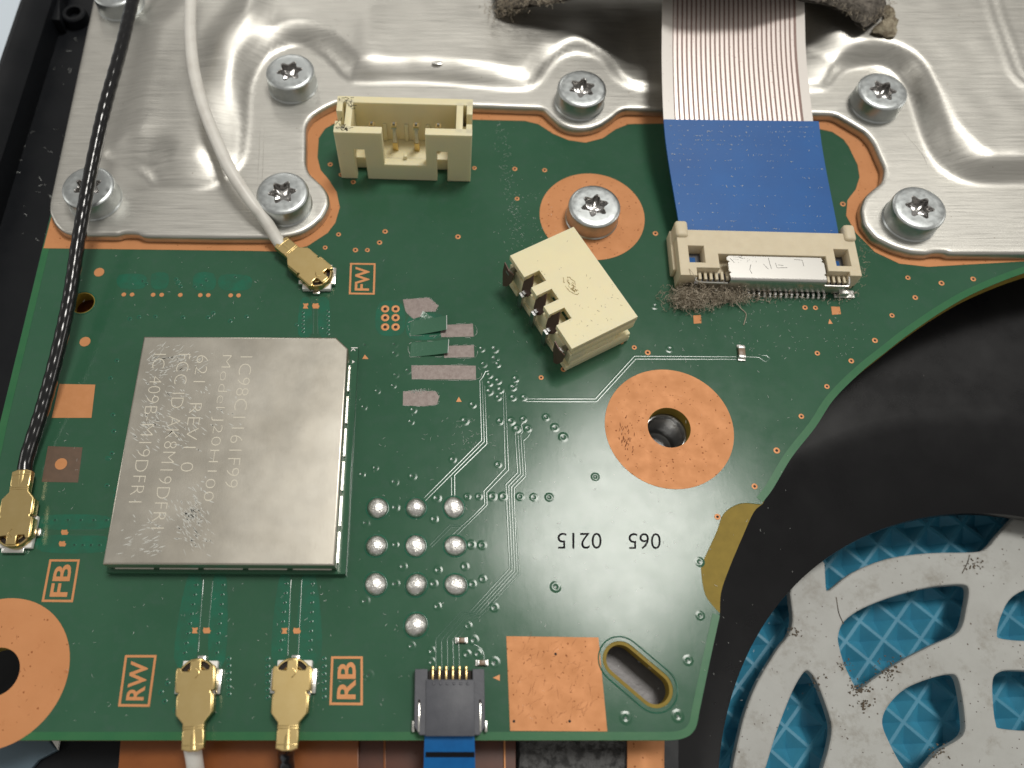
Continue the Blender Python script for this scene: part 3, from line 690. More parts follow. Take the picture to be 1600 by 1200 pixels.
for k in range(40):
    p = g(*Z3([(360+rnd.gauss(0, 22), 862+rnd.gauss(0, 5))])[0], .02); rg.tube([p, p+Vector((rnd.gauss(0, .08), rnd.gauss(0, .08), rnd.uniform(0, .08)))], rnd.uniform(.01, .035), 4)
rg.build('ragged_edge', mat('whitened_resin', (0.42, 0.46, 0.42), 0.5), board, smooth=0, kind='stuff')

cs = MB()
def copper_marks(fn, n, ln, r0, r1, ang=None):
    for k in range(n):
        p = Vector((*fn(), .020)); a = rnd.uniform(0, 6.3) if ang is None else rnd.gauss(ang, .3); L_ = ln*rnd.uniform(.3, 1.3)
        d = Vector((math.cos(a), math.sin(a), 0)); e_ = Vector((-d.y, d.x, 0))*rnd.gauss(0, .08)*L_; r_ = rnd.uniform(r0, r1)
        cs.tube([p, p+d*L_*.5+e_, p+d*L_], [r_*.3, r_, r_*.2], 4)
sq = lambda: g2(rnd.uniform(806, 925), rnd.uniform(1003, 1130))
copper_marks(sq, 60, .7, .006, .016, 1.2); copper_marks(sq, 40, .25, .01, .03); copper_marks(sq, 25, .9, .005, .010, .5)
def on_ring(c, r0, r1):
    def f():
        a = rnd.uniform(0, 6.3); r_ = rnd.uniform(r0, r1); return (c[0]+r_*math.cos(a), c[1]+r_*math.sin(a))
    return f
copper_marks(on_ring(c1, 2.0, 4.8), 70, .16, .01, .035); copper_marks(on_ring(c2, 2.6, 4.5), 60, .2, .01, .04); copper_marks(on_ring(c3, 2.0, 4.9), 30, .3, .006, .02)
copper_marks(lambda: (c1[0]-3.6+rnd.gauss(0, .3), c1[1]-1.0+rnd.gauss(0, .9)), 45, .35, .02, .05, 1.4)
cs.build('copper_grime', mat('copper_tarnish', (0.27, 0.095, 0.035), 0.7), board, kind='stuff')

# ---- lettering in copper, and printed numbers
def lettering(body, box, size_mm, rot, name='copper_lettering', m=None, bold=0.03, frame=True, tx=1.0, ty=1.0, z=0.012):
    P = [Vector(p) for p in G(box)]; c = sum(P, Vector((0, 0)))/4
    v, f, wv, hv = text_vf(body, 1.0, 0.0, 0.0)
    return P, c, v, f, wv, hv
def copper_label(body, box):
    # box: pixel corners TL, TR, BR, BL of the frame; the text reads upward
    P = [Vector(p) for p in G(box)]
    fr = MB(); t = 0.085
    fr.plate([(p.x, p.y) for p in P], [[tuple(q) for q in inset([(p.x, p.y) for p in (P if sarea([(p.x, p.y) for p in P]) > 0 else P[::-1])], t*2)]], 0.0005, 0.02, 0.0)
    fo = fr.build('label_frame', M['copperclean'], board, smooth=0)
    v, f, wv, hv = text_vf(body, 1.0, 0.02, 0.0)
    o = MB(); V = []
    for x, y, z in v:
        a = (x/wv+.5)*0.76+0.12; c = 0.78-(y/hv+.5)*0.56       # along the text, then across it
        q = (P[3].lerp(P[2], c)).lerp(P[0].lerp(P[1], c), a); V.append((q.x, q.y, 0.018))
    o.add(V, f); t_ = o.build('copper_lettering', M['copperclean'], board, smooth=0)
    for pl in t_.data.polygons: pass
    t_.data.flip_normals() if t_.data.polygons[0].normal.z < 0 else None
copper_label('FW', [(547, 411), (587, 411.5), (585.5, 460.5), (545, 460)])
copper_label('FB', [(77.5, 874), (125, 874), (114, 941), (65, 940.5)])
copper_label('RW', [(195.5, 1023.5), (245, 1023.5), (234, 1104.5), (184.5, 1104)])
copper_label('RB', [(517.5, 1025.5), (567, 1025.5), (567, 1102), (514.5, 1101.5)])
def printed(body, x0, x1, y0, y1):
    v, f, wv, hv = text_vf(body, 1.0, -0.004, 0.0)
    V = []
    for x, y, z in v:
        q = g(x1-(x/wv+.5)*(x1-x0), y0+(y/hv+.5)*(y1-y0)); V.append((q.x, q.y, 0.008))
    o = MB(); o.add(V, f); t_ = o.build('printed_number', M['ink'], board, smooth=0)
    if t_.data.polygons[0].normal.z < 0: t_.data.flip_normals()
printed('065', 982, 1032.5, 833, 858); printed('0215', 871, 940, 832.5, 857.5)

# threaded standoff seen through the open ring
so = thing('threaded_standoff', 'silver threaded standoff seen down the hole of the open copper ring', 'standoff', (c1[0], c1[1], -3.15))
b = MB(); b.lathe([(2.6, -3), (2.6, 1.9), (1.62, 1.9), (1.5, 1.75)]+[(1.5-(0.16 if k % 2 else 0), 1.55-0.2*k) for k in range(14)]+[(1.3, -1.6), (0.02, -1.6)], 40); b.build('thread_tube', M['steel'], so, smooth=45)

# ================================================================== pressed aluminium plate
def make_plate():
    ZR = 1.0
    left = [(150, -80), (145, 0), (112, 150), (77, 314)]
    pl = [(150, -100), (145, 0), (77, 314), (76, 331), (84, 349), (95, 361), (110, 366), (182, 367), (192, 363.5), (214, 364), (222, 369), (340, 371), (425, 371), (450, 369), (472, 363), (490, 352), (505, 338), (515, 318), (513, 302), (505, 290), (492, 278), (483, 270), (478, 256), (478.5, 196), (486, 182), (506, 169), (526, 159.5), (545, 158), (736, 165), (848, 169), (858, 179), (875, 194), (890, 200), (907, 202), (925, 200), (941, 194), (959, 182), (969, 173), (980, 169.5), (1033, 171), (1270, 177), (1304, 178), (1322, 188), (1352, 206), (1364, 221), (1382, 262), (1379, 283), (1364, 295), (1352, 306), (1345, 326), (1349, 349), (1367, 371), (1397, 386), (1424, 394), (1450, 396), (1461, 393), (1478, 393), (1486, 396), (1640, 396), (1700, 388), (1890, 350)]
    top = [(1890, -100)]
    rounded = []
    P = [np.array(p) for p in G(pl+top, ZR)]
    n = len(P)
    for i in range(n):            # round every corner a little
        a, b_, c = P[i-1], P[i], P[(i+1) % n]
        r1 = min(0.45, 0.45*np.linalg.norm(a-b_)); r2 = min(0.45, 0.45*np.linalg.norm(c-b_))
        s0 = b_+(a-b_)/np.linalg.norm(a-b_)*r1; s1 = b_+(c-b_)/np.linalg.norm(c-b_)*r2
        for t in (0, .33, .67, 1): rounded.append((1-t)**2*s0+2*t*(1-t)*b_+t*t*s1)
    out = []
    for i in range(len(rounded)):
        a, b_ = rounded[i], rounded[(i+1) % len(rounded)]; L_ = np.linalg.norm(b_-a)
        if L_ < 1e-4: continue
        m = max(1, int(L_/0.4))
        for k in range(m): out.append(a+(b_-a)*k/m)
    poly = [(float(p[0]), float(p[1])) for p in out]
    if sarea(poly) < 0: poly = poly[::-1]
    PA = np.array(poly)
    def seg_dist(Q, A, closed=True):
        B = np.roll(A, -1, 0) if closed else A[1:]
        A_ = A if closed else A[:-1]
        best = np.full(len(Q), 1e9)
        for a, b_ in zip(A_, B):
            d = b_-a; t = np.clip(((Q-a)@d)/max(1e-12, d@d), 0, 1)
            best = np.minimum(best, np.hypot(*(Q-(a+t[:, None]*d)).T))
        return best
    def inside(Q, A):
        x, y = Q[:, 0], Q[:, 1]; c = np.zeros(len(Q), bool); B = np.roll(A, -1, 0)
        for (x0, y0), (x1, y1) in zip(A, B):
            if y0 == y1: continue
            k = ((y0 > y) != (y1 > y)) & (x < (x1-x0)*(y-y0)/(y1-y0)+x0); c ^= k
        return c
    xs = np.arange(PA[:, 0].min(), PA[:, 0].max(), 0.42); ys = np.arange(PA[:, 1].min(), PA[:, 1].max(), 0.42)
    Q = np.array([(x+(0.21 if j % 2 else 0), y) for j, y in enumerate(ys) for x in xs])
    Q = Q[inside(Q, PA)]; D = seg_dist(Q, PA); Q = Q[D > 0.62]
    rings = []
    for d in (0.05, 0.13, 0.24, 0.42):
        I = np.array(inset(poly, d)); dd = seg_dist(I, PA); rings.append(I[(dd > d*0.8) & inside(I, PA)])
    allp = np.vstack([PA]+rings+[Q])
    r = delaunay_2d_cdt([Vector(p) for p in allp], [], [list(range(len(PA)))], 1, 1e-6)
    V2 = np.array([(p.x, p.y) for p in r[0]])
    # ---- height field
    sm = lambda t: np.clip(t, 0, 1)**2*(3-2*np.clip(t, 0, 1))
    crease = cr([(262, -60), (245, -20), (228, 14), (203, 32), (190, 60), (172, 150), (157, 232), (166, 252), (216, 270), (243, 293), (297, 300), (341, 290), (381, 257), (391, 209), (395, 142), (415, 98), (440, 80), (472, 73), (506, 91), (540, 125), (565, 131), (669, 131), (803, 142), (840, 133), (860, 108), (880, 90), (905, 84), (939, 96), (958, 122), (985, 138), (1033, 145), (1150, 147), (1270, 144), (1297, 136), (1313, 116), (1340, 107), (1378, 106), (1412, 135), (1439, 217), (1461, 259), (1490, 280), (1530, 289), (1600, 289), (1700, 288), (1920, 280)], 4)
    cpoly = np.array(G(crease+[(1920, -160), (262, -160)], ZR)); cline = np.array(G(crease, ZR))
    sd = seg_dist(V2, cline, False); sd = np.where(inside(V2, cpoly), sd, -sd)
    z = np.full(len(V2), ZR)
    z += 0.38*sm(sd/0.95)                                                # step up at the crease
    def region(px, wd_out, wd_in):
        line = np.array(G(cr(px, 5), ZR+1)); return line
    lb = [(470, -120), (430, -30), (380, 25), (338, 80), (342, 130), (372, 185), (386, 225), (400, 300)]
    lpoly = np.array(G(cr(lb, 5)+[(900, 300), (900, -160)], ZR)); ll = np.array(G(cr(lb, 5), ZR))
    d2 = seg_dist(V2, ll, False); d2 = np.where(inside(V2, lpoly), d2, -d2)
    lm = 1-sm((V2[:, 0]-g2(372, 200)[0])/3.0)
    z += 0.95*sm((sd-0.3)/4.4)*lm
    fade = sm((sd-0.15)/2.3)
    z += 0.85*sm((d2+1.8)/4.2)*fade*(1-sm((V2[:, 0]-g2(760, 60)[0])/9.0))       # raised middle field
    rb_ = [(1180, -160), (1235, -20), (1290, 40), (1345, 72), (1398, 92), (1450, 135), (1492, 205), (1535, 243), (1600, 250), (1920, 250)]
    rpoly = np.array(G(cr(rb_, 5)+[(1920, -200)], ZR+1.5)); rl = np.array(G(cr(rb_, 5), ZR+1.5))
    d3 = seg_dist(V2, rl, False); d3 = np.where(inside(V2, rpoly), d3, -d3)
    z += 1.5*sm((d3+2.9)/3.7)*sm((sd-0.1)/1.6)                             # raised plateau at the right
    rng = np.random.default_rng(3)
    for (x, y, sx, sy, a) in ((270, 120, 3.0, 5.0, -0.10), (575, 60, 1.3, 6, 0.22), (790, 70, 2.0, 4, -0.25), (900, 60, 2.0, 2.2, 0.55), (1000, 70, 1.6, 4, -0.25), (690, 40, 5, 3, 0.10), (460, 40, 2, 2, 0.25), (300, 250, 3, 1.6, 0.18), (210, 200, 1.6, 4, 0.22), (350, 200, 1.2, 3, -0.1), (1300, 90, 2.5, 2.5, 0.35), (1500, 60, 6, 6, 0.08), (1120, 60, 8, 5, -0.1)):
        c = g2(x, y, ZR+1); z += a*np.exp(-((V2[:, 0]-c[0])/sx)**2-((V2[:, 1]-c[1])/sy)**2)*sm(sd/1.5)
    # faint embossed lines far right
    el = np.array(G([(1540, -40), (1560, 30), (1590, 110), (1604, 125), (1700, 150)], ZR+2)); de = seg_dist(V2, el, False)
    z += 0.10*np.exp(-((de-0.55)/0.30)**2)
    z += 0.012*np.sin(V2[:, 0]*1.7+np.sin(V2[:, 1]*.9))*sm(sd/2)
    # rounded rim
    do = seg_dist(V2, PA); rr = 0.34
    z -= np.where(do < rr, rr-np.sqrt(np.maximum(0, rr*rr-(rr-do)**2)), 0)*0.95
    mb = MB(); V = [(float(a), float(b_), float(c)) for (a, b_), c in zip(V2, z)]
    Fc = []
    for t in r[2]:
        a = sum(V[t[i]][0]*V[t[(i+1) % len(t)]][1]-V[t[(i+1) % len(t)]][0]*V[t[i]][1] for i in range(len(t)))
        Fc.append(tuple(t) if a > 0 else tuple(t[::-1]))
    no = len(PA); mp = {}
    for q, orig in enumerate(r[3]):
        for o_ in orig:
            if o_ < no: mp[o_] = q
    base = len(V)
    for i in range(no): p = V[mp[i]]; V.append((p[0], p[1], 0.06))
    for i in range(no):
        j = (i+1) % no; Fc.append((mp[j], mp[i], base+i, base+j))
    mb.add(V, Fc)
    root = thing('heat_sink_plate', 'pressed brushed aluminium plate with wavy rim covering the far side of the board', 'metal plate')
    mb.build('pressed_sheet', M['alu'], root, smooth=50)
    return V2, z
PV, PZ = make_plate()
def plate_z(px, py):
    p = g2(px, py, 1.5); k = np.argmin(np.hypot(PV[:, 0]-p[0], PV[:, 1]-p[1])); return float(PZ[k])

scr = MB()
for line in ([(212, 333), (300, 334), (380, 333), (412, 328)], [(407, 190), (405, 235), (402, 290)], [(413, 196), (411, 250), (409, 292)], [(208, 262), (216, 268), (222, 274)], [(180, 150), (190, 180), (196, 196)], [(1410, 205), (1440, 240), (1450, 262)], [(600, 137), (690, 137), (760, 141)], [(1480, 330), (1520, 332)], [(170, 100), (176, 120)], [(90, 318), (98, 319)], [(1080, 152), (1100, 153)]):
    q = [(x, y) for x, y in cr(line, 5)]
    scr.tube([(*g2(x, y, plate_z(x, y)), plate_z(x, y)+.002) for x, y in q], [.004+.014*math.sin(math.pi*i_/(len(q)-1)) for i_ in range(len(q))], 4)
for k in range(160):
    x, y = rnd.uniform(480, 560), rnd.uniform(20, 95); z_ = plate_z(x, y)+.003; p = Vector((*g2(x, y, z_), z_)); scr.tube([p, p+Vector((rnd.uniform(.1, .5), rnd.gauss(0, .03), 0))], rnd.uniform(.004, .012), 4)
heat_plate = [o_ for o_ in bpy.data.objects if o_.name == 'heat_sink_plate'][0]
scr.build('scratches', M['tin'], heat_plate, kind='stuff')
dn = MB(); z_ = plate_z(683, 98); c_ = g2(683, 98, z_); dn.lathe([(0.52, .002), (.4, .03), (.1, .045)], 20, M=Matrix.Translation((c_[0], c_[1], z_)) @ Matrix.Diagonal((1, .4, 1, 1))); dn.build('dent', M['tin'], heat_plate, smooth=60)

# ================================================================== torx screws
def make_screw(label):
    root = thing('torx_screw', label, 'screw', group='silver torx screws')
    N_ = 96
    def ringp(rf, z): return [(rf(2*math.pi*k/N_)*math.cos(2*math.pi*k/N_), rf(2*math.pi*k/N_)*math.sin(2*math.pi*k/N_), z) for k in range(N_)]
    lobe = lambda s: (lambda a: s*(0.99+0.20*math.cos(6*a)+0.02*math.cos(12*a)))
    def loft(rings, cap_last=False, mi=0):
        V = []; Fc = []
        for r_ in rings: V += r_
        for k in range(len(rings)-1):
            for i in range(N_):
                j = (i+1) % N_; Fc.append((k*N_+i, k*N_+j, (k+1)*N_+j, (k+1)*N_+i))
        if cap_last: Fc.append(tuple(range((len(rings)-1)*N_, len(rings)*N_)))
        return V, Fc
    K = lambda r_: (lambda a: r_)
    h = MB(); h.add(*loft([ringp(K(2.42), 0), ringp(K(2.42), 0.12), ringp(K(2.34), 0.22), ringp(K(2.34), 1.62), ringp(K(2.30), 1.78), ringp(K(2.18), 1.88), ringp(K(2.0), 1.92), ringp(K(1.6), 1.93), ringp(lobe(1.06), 1.93)]))
    h.build('head', M['screw'], root, smooth=30)
    s = MB(); s.add(*loft([ringp(lobe(1.06), 1.93), ringp(lobe(0.98), 1.86), ringp(lobe(0.95), 1.15), ringp(lobe(0.6), 1.0), ringp(K(0.28), 0.98)], True))
    s.build('drive_socket', M['socket'], root, smooth=35)
    return root
screw_spots = [((458, 134), 1.0, 0.2, 'silver torx screw on the plate lobe just above the bend of the white cable'),
               ((150, 312), 1.0, 0.5, 'silver torx screw crossed by the black antenna cable at the plate corner'),
               ((447, 321), 1.0, 0.15, 'silver torx screw on the rounded plate ear beside the white cable plug'),
               ((905, 160), 1.0, 0.3, 'silver torx screw on the small plate lobe between upright connector and wide ribbon'),
               ((1365, 164), 1.0, 0.9, 'silver torx screw on the plate between the wide ribbon and the raised corner'),
               ((1420, 344), 1.0, 0.8, 'silver torx screw at the plate end next to the beige ribbon connector'),
               ((924, 341), 0.03, 0.25, 'silver torx screw standing in the copper ring against the toppled connector'),
               ((190, 8), 1.0, 0.4, 'silver torx screw cut by the top picture edge beside the black cable')]
s0 = None
for q, z, a, lab in screw_spots:
    if s0 is None: s0 = make_screw(lab); s0.location = g(q[0], q[1], z)*U; s0.rotation_euler.z = a
    else: copy_tree(s0, g(q[0], q[1], z), a, lab)

# ================================================================== radio module with its shield can
def make_module():
    zt = 2.3
    P = [g(220, 525, zt), g(541, 527, zt), g(527.5, 883.5, zt), g(164.5, 882, zt)]
    c = (P[0]+P[1]+P[2]+P[3])/4; wd = ((P[1]-P[0]).length+(P[2]-P[3]).length)/2; hg = ((P[3]-P[0]).length+(P[2]-P[1]).length)/2
    rz = math.atan2((P[1]-P[0]+P[2]-P[3]).y, (P[1]-P[0]+P[2]-P[3]).x)
    root = thing('wireless_module', 'square silver shielded radio module with etched text, standing on the green board', 'module', (c.x, c.y, 0.02), rz)
    x0, x1, y0, y1 = -wd/2, wd/2, -hg/2, hg/2; ch = 1.05
    sb = MB(); sb.plate([(x0-.25, y0-.28), (x1+.62, y0-.28), (x1+.62, y1+.1), (x0-.25, y1+.1)], [], 0.0, 0.72, 0.02)
    sbo = sb.build('substrate', M['mask'], root)
    e = MB()
    for k in range(5):
        a = x0+0.3+k*(wd-0.4)/5; e.box(a+.15, a+wd/5-.35, y0-.06, y0+.1, 0.70, 0.98)
    e.build('solder_fillet', M['tin'], root)
    e = MB()
    for k in range(6):
        a = y0+0.3+k*(hg-2)/6; e.box(x1-.08, x1+.10, a+.2, a+hg/6-.6, 0.70, 0.98)
    e.build('solder_fillet', M['tin'], root)
    can = MB(); can.plate([(x0, y0), (x1, y0), (x1, y1-ch), (x1-ch, y1), (x0, y1)], [], 0.86, zt-.02, 0.16, seg=3)
    can.box(x0+.05, x1-.05, y0+.05, y1-ch-.1, 0.70, 0.87)
    cano = can.build('shield_can', M['shield'], root, smooth=40)
    # etched text, reading downward: lines run along -y, letter tops to +x
    zz = zt+0.006
    def etched(body, xc, ytop, length, hmm, nm='etched_text'):
        v, f, wv, hv = text_vf(body, 1.0, -0.024, 0.0, 1.05)
        V = []
        for x, y, _ in v:
            V.append((xc+y/hv*hmm, ytop-(x/wv+.5)*length, zz-.02))
        o = MB(); o.add(V, f); t = o.build(nm, M['etch'], cano, smooth=0)
        if t.data.polygons[0].normal.z < 0: t.data.flip_normals()
    u = lambda px, py: (px, py)
    def loc(px, py):
        p = g(px, py, zt)-c; return (p.x*math.cos(-rz)-p.y*math.sin(-rz), p.x*math.sin(-rz)+p.y*math.cos(-rz))
    for body, a, b_ in (('1C98C1161F99', (385, 557), (361, 762)), ('Model J20H100', (350, 555), (326, 783)), ('621  REV1 0', (317, 555), (291, 737)), ('FCC ID AK8M19DFR1', (283, 553), (252, 826)), ('IC 409B-M19DFR1', (247, 553), (215, 785))):
        p0, p1 = loc(*a), loc(*b_)
        etched(body, (p0[0]+p1[0])/2, p0[1], p0[1]-p1[1], 0.98)
    # scuffs: short irregular strokes burnished into the lid
    sf = MB()
    def scuff(px, py, n, sx, sy, ang, ln):
        for k in range(n):
            q = loc(px+rnd.gauss(0, sx), py+rnd.gauss(0, sy))
            if not (x0+.5 < q[0] < x1-.5 and y0+.5 < q[1] < y1-.6): continue
            a = ang+rnd.gauss(0, .25); L_ = ln*rnd.uniform(.4, 1.4); wv = rnd.uniform(.02, .055)
            d = Vector((math.cos(a), math.sin(a))); nn = Vector((-d.y, d.x)); p = Vector(q)
            pts = []
            for t, ww in ((0, .2), (.3, 1), (.6, .8), (1, .1)): r_ = p+d*L_*t+nn*wv*ww; pts.append((r_.x, r_.y))
            for t, ww in ((1, -.1), (.6, -.9), (.3, -.7), (0, -.2)): r_ = p+d*L_*t+nn*wv*ww; pts.append((r_.x, r_.y))
            o_ = len(sf.v); sf.v += [(x, y, zt-.017) for x, y in pts]; sf.f.append(tuple(range(o_, o_+8))[::-1]); sf.m.append(0)
    scuff(262, 565, 110, 26, 14, 0.5, .5); scuff(262, 615, 80, 26, 26, -0.5, .32); scuff(255, 670, 110, 30, 18, 2.6, .5); scuff(300, 810, 130, 12, 28, -.7, .45); scuff(220, 850, 40, 22, 12, .3, .5); scuff(330, 640, 35, 25, 30, -.6, .3); scuff(255, 800, 28, 25, 20, -.8, .45)
    sf.build('scuff_marks', M['scuff'], cano, smooth=0, kind='stuff')
    # tiny printed mark beside the clipped corner
    v, f, wv, hv = text_vf('k', 1.0, 0.0, 0.0); q = loc(536, 538)
    o = MB(); o.add([(x1+.30+y*0.8, y1-.35-x*.9, 0.735) for x, y, _ in v], f); t = o.build('printed_letter', M['whiteplastic'], sbo, smooth=0)
    if t.data.polygons[0].normal.z < 0: t.data.flip_normals()
    o = MB(); o.sheet([(x1+.18, y1-1.35), (x1+.42, y1-1.5), (x1+.18, y1-1.65)], 0.735); o.build('pin_mark', M['whiteplastic'], sbo, smooth=0)
make_module()

# ================================================================== four-pin wire connectors
LX, DY, HZ = 6.05, 4.15, 6.25
def connector_housing(root, LX=6.05, xs=(-3.0, -1.0, 1.0, 3.0), nh=.75, nw=.42, fy=.15):
    b = MB(); k_ = LX/6.05
    toXZ = lambda y0: Matrix(((1, 0, 0, 0), (0, 0, -1, y0), (0, 1, 0, 0), (0, 0, 0, 1)))      # plate outline (x,z), thickness along -y
    # front wall with the wide key notch and two narrow slots from below
    fw = [(-LX, 0), (-4.55*k_, 0), (-4.55*k_, 4.05), (-3.55*k_, 4.05), (-3.55*k_, 0), (2.95*k_, 0), (2.95*k_, 4.05), (3.9*k_, 4.05), (3.9*k_, 0.0), (LX, 0), (LX, HZ), (1.95*k_, HZ), (1.95*k_, 2.15), (-1.85*k_, 2.15), (-1.85*k_, HZ), (-LX, HZ)]
    b.plate(fw, [], 0, 0.72, 0.09, M=toXZ(-DY/2+0.72))
    bw = [(-LX+.01, 0.02)]+[p for x in xs for p in ((x-nw, 0.02), (x-nw, nh), (x+nw, nh), (x+nw, 0.02))]+[(LX-.01, 0.02), (LX-.01, HZ-.01), (-LX+.01, HZ-.01)]
    b.plate(bw, [], 0, 0.70, 0.09, M=toXZ(DY/2) @ Matrix.Translation((0, 0, 0)))
    # ends: two thin cheeks with a slot between, standing a little inward
    for s in (-1, 1):
        b.box(s*LX-(0.55 if s > 0 else -0.02), s*LX+(-0.02 if s > 0 else 0.55), 0.35, DY/2-.3, 0.3, HZ-.02, 0.06)
        b.box(s*LX-(0.55 if s > 0 else -0.02), s*LX+(-0.02 if s > 0 else 0.55), -DY/2+.3, -0.75, 0.3, HZ-.02, 0.06)
        xi = s*(LX-1.15); b.box(xi-.3, xi+.3, -DY/2+.4, DY/2-.4, 4.2, HZ-.04, 0.06); b.box(xi-.3, xi+.3, -DY/2+1.3, DY/2-.41, 0.3, 4.3, 0.0)
        b.box(min(s*(LX-.1), s*(LX-1.3)), max(s*(LX-.1), s*(LX-1.3)), -0.85, 0.45, 0.3, 4.6, 0.04)
    b.box(-LX+.06, LX-.06, -DY/2+1.25, DY/2-fy, 0.12, 1.55, 0.03); b.box(-3.4*k_, 2.8*k_, -DY/2+.15, -DY/2+1.3, 0.14, 1.54, 0.0)
    for x in ((-2.0, 0.0, 2.0) if len(xs) == 4 else (-1.0, 1.0)): b.box(x-.17, x+.17, DY/2-.9, DY/2-.6, 1.5, 3.7, 0.05)
    b.box(-.17, .17, -DY/2+.6, -DY/2+1.0, 1.5, 2.6, 0.05)
    return b.build('housing', M['nylon'], root, smooth=30)
st_ = g(638, 262, 0)
pA, pB = g(536, 279, 0), g(733, 284.5, 0)
mid = (pA+pB)/2; rzc = math.atan2((pB-pA).y, (pB-pA).x)
up = thing('wire_connector', 'upright cream four-pin connector standing on the green board by the plate rim', 'connector', (0, 0, 0), rzc)
off = Matrix.Rotation(rzc, 3, 'Z') @ Vector((0, DY/2, 0))
up.location = (mid+off+Vector((0, 0, 0.03)))*U
connector_housing(up)
for x in (-3.0, -1.0, 1.0, 3.0):
    p = MB(); p.box(x-.23, x+.23, 0.05, 0.5, 1.5, 5.0, 0.0)
    p.v = [(vx if vz < 4.9 else x+(vx-x)*.45, vy if vz < 4.9 else 0.27+(vy-.27)*.45, vz) for vx, vy, vz in p.v]
    p.box(x-.23, x+.23, 0.05, 0.5, 4.4, 4.62)
    po = p.build('pin', M['steel'], up, smooth=0)
    p = MB(); p.box(x-.235, x+.235, 0.045, 0.505, 4.62, 4.80); p.box(x-.235, x+.235, 0.045, 0.505, 1.5, 2.6); p.build('gold_tip', M['gold'], po, smooth=0)
# tool marks on the upright housing
tm = MB()
for (x, y, n) in ((-5.85, 1.8, 9), (-5.0, 1.75, 8), (-4.75, 0.9, 6), (-5.9, -1.5, 12), (-5.3, -1.7, 14), (-4.85, -1.7, 8), (-5.6, -0.9, 6)):
    for k in range(n):
        q = Vector((x+rnd.gauss(0, .16), y+rnd.gauss(0, .16), HZ+.004)); pts = [q]; a = rnd.choice([0, 1.57, 3.14, 4.7])+rnd.gauss(0, .3)
        for t in range(3): a += rnd.gauss(0, .7); pts.append(pts[-1]+Vector((math.cos(a)*.12, math.sin(a)*.12, 0)))
        if all(abs(p_.x) < LX-.12 and abs(p_.y) < DY/2-.1 for p_ in pts): tm.tube(pts, 0.022, 4)
tm.build('tool_scratches', M['ink'], up, smooth=0, kind='stuff')

# the toppled connector: same housing lying on its notched wall, base facing the near left
def toppled():
    zt = DY+0.05
    A, B = g(897, 351, zt), g(996, 490, zt)             # far edge of the upper wall: opening side
    C_, D_ = g(796, 399, zt), g(894, 546, zt)           # edge on the base side
    ux = ((B-A)+(D_-C_)).normalized()                       # long axis
    uz = Vector((0, 0, 1)).cross(ux); uz = uz if uz.dot(A-C_) > 0 else -uz      # from base to opening
    uy = uz.cross(ux)                                       # housing's own y (back wall up)
    base_mid = (C_+D_)/2
    root = thing('wire_connector', 'toppled cream connector lying on the board with brown torn terminals', 'connector')
    if uy.z < 0: ux = -ux; uy = uz.cross(ux)
    sgn = 1
    R3 = Matrix((ux, uy*1.0, uz)).transposed().to_4x4()
    org = Vector((base_mid.x, base_mid.y, DY/2+.06))
    root.matrix_world = Matrix.Translation(org*U) @ R3
    return root, sgn, ((B-A).length+(D_-C_).length)/2, ((A-C_).length+(B-D_).length)/2
tp, sgn, tl, th_ = toppled()
print('toppled', sgn, tl, th_)
h = connector_housing(tp, 4.95, (-2.0, 0.0, 2.0), 1.45, .56, 1.35)
if sgn < 0: pass
for x in (-4.85+0.2, -2.45, -0.75, 0.95):
    pass
def terminal(x, wide, k=0):
    b = MB(); T = Matrix.Rotation(R((-9, 6, -4, 8, 3)[k]), 4, 'X')
    if wide:
        q = [(-.75, 1.35), (-.1, 1.05), (.72, 1.25), (.62, .1), (.1, -1.35), (-.35, -.9), (-.72, .1)]
        b.plate([(x+dx, y) for dx, y in q], [], -0.62, -0.52, 0.02, M=T); b.box(x-.25, x+.25, -.5, .8, -.54, .3, mi=1)
    else:
        s_ = rnd.uniform(.9, 1.1)
        q = [(-.50, .45), (-.02, -.15), (.46, .25), (.68, 1.25), (.26, 2.15), (.0, 2.85), (-.40, 1.8), (-.68, 1.15)]
        b.plate([(x+dx*s_, y*s_) for dx, y in q], [], -0.05, 0.05, 0.02, M=Matrix(((1, 0, 0, 0), (0, .97, -.25, .02), (0, .25, .97, -.12), (0, 0, 0, 1)))); b.box(x-.26, x+.24, -1.75, 0.35, -.5, -.28, 0.0, mi=1); b.box(x-.18, x+.18, .0, .5, -.25, 1.0, mi=1)
    b.build('terminal', [M['foil'], M['steel']], tp, smooth=0)
for k, x in enumerate((2.05, 0.05, -1.95)): terminal(x, False, k)
for k, x in enumerate((4.25, -4.15)): terminal(x, True, 3+k)
gm = MB(); yt = DY/2+.006
ring_ = [(0.1+.95*math.cos(t*.35)*(1+.1*math.sin(5*t)), yt, 3.0+.42*math.sin(t*.35)*(1+.12*math.cos(3*t))) for t in range(19)]
for i_ in (1, 2, 3, 8, 9, 11, 12, 15):
    gm.tube([(p_[0]+rnd.gauss(0, .03), p_[1], p_[2]+rnd.gauss(0, .03)) for p_ in ring_[i_:i_+3]], rnd.uniform(.012, .03), 5)
for k in range(26):
    x, z, a = 0.1+rnd.gauss(0, .35), 3.0+rnd.gauss(0, .14), rnd.uniform(0, 6.3); gm.tube([(x, yt, z), (x+.15*math.cos(a), yt, z+.1*math.sin(a)), (x+.25*math.cos(a+.5), yt, z+.12*math.sin(a+.5))], rnd.uniform(.012, .04), 4)
gm.build('gate_mark', mat('gate_mark_shade', (0.42, 0.33, 0.16), 0.6), tp)
sp = MB()
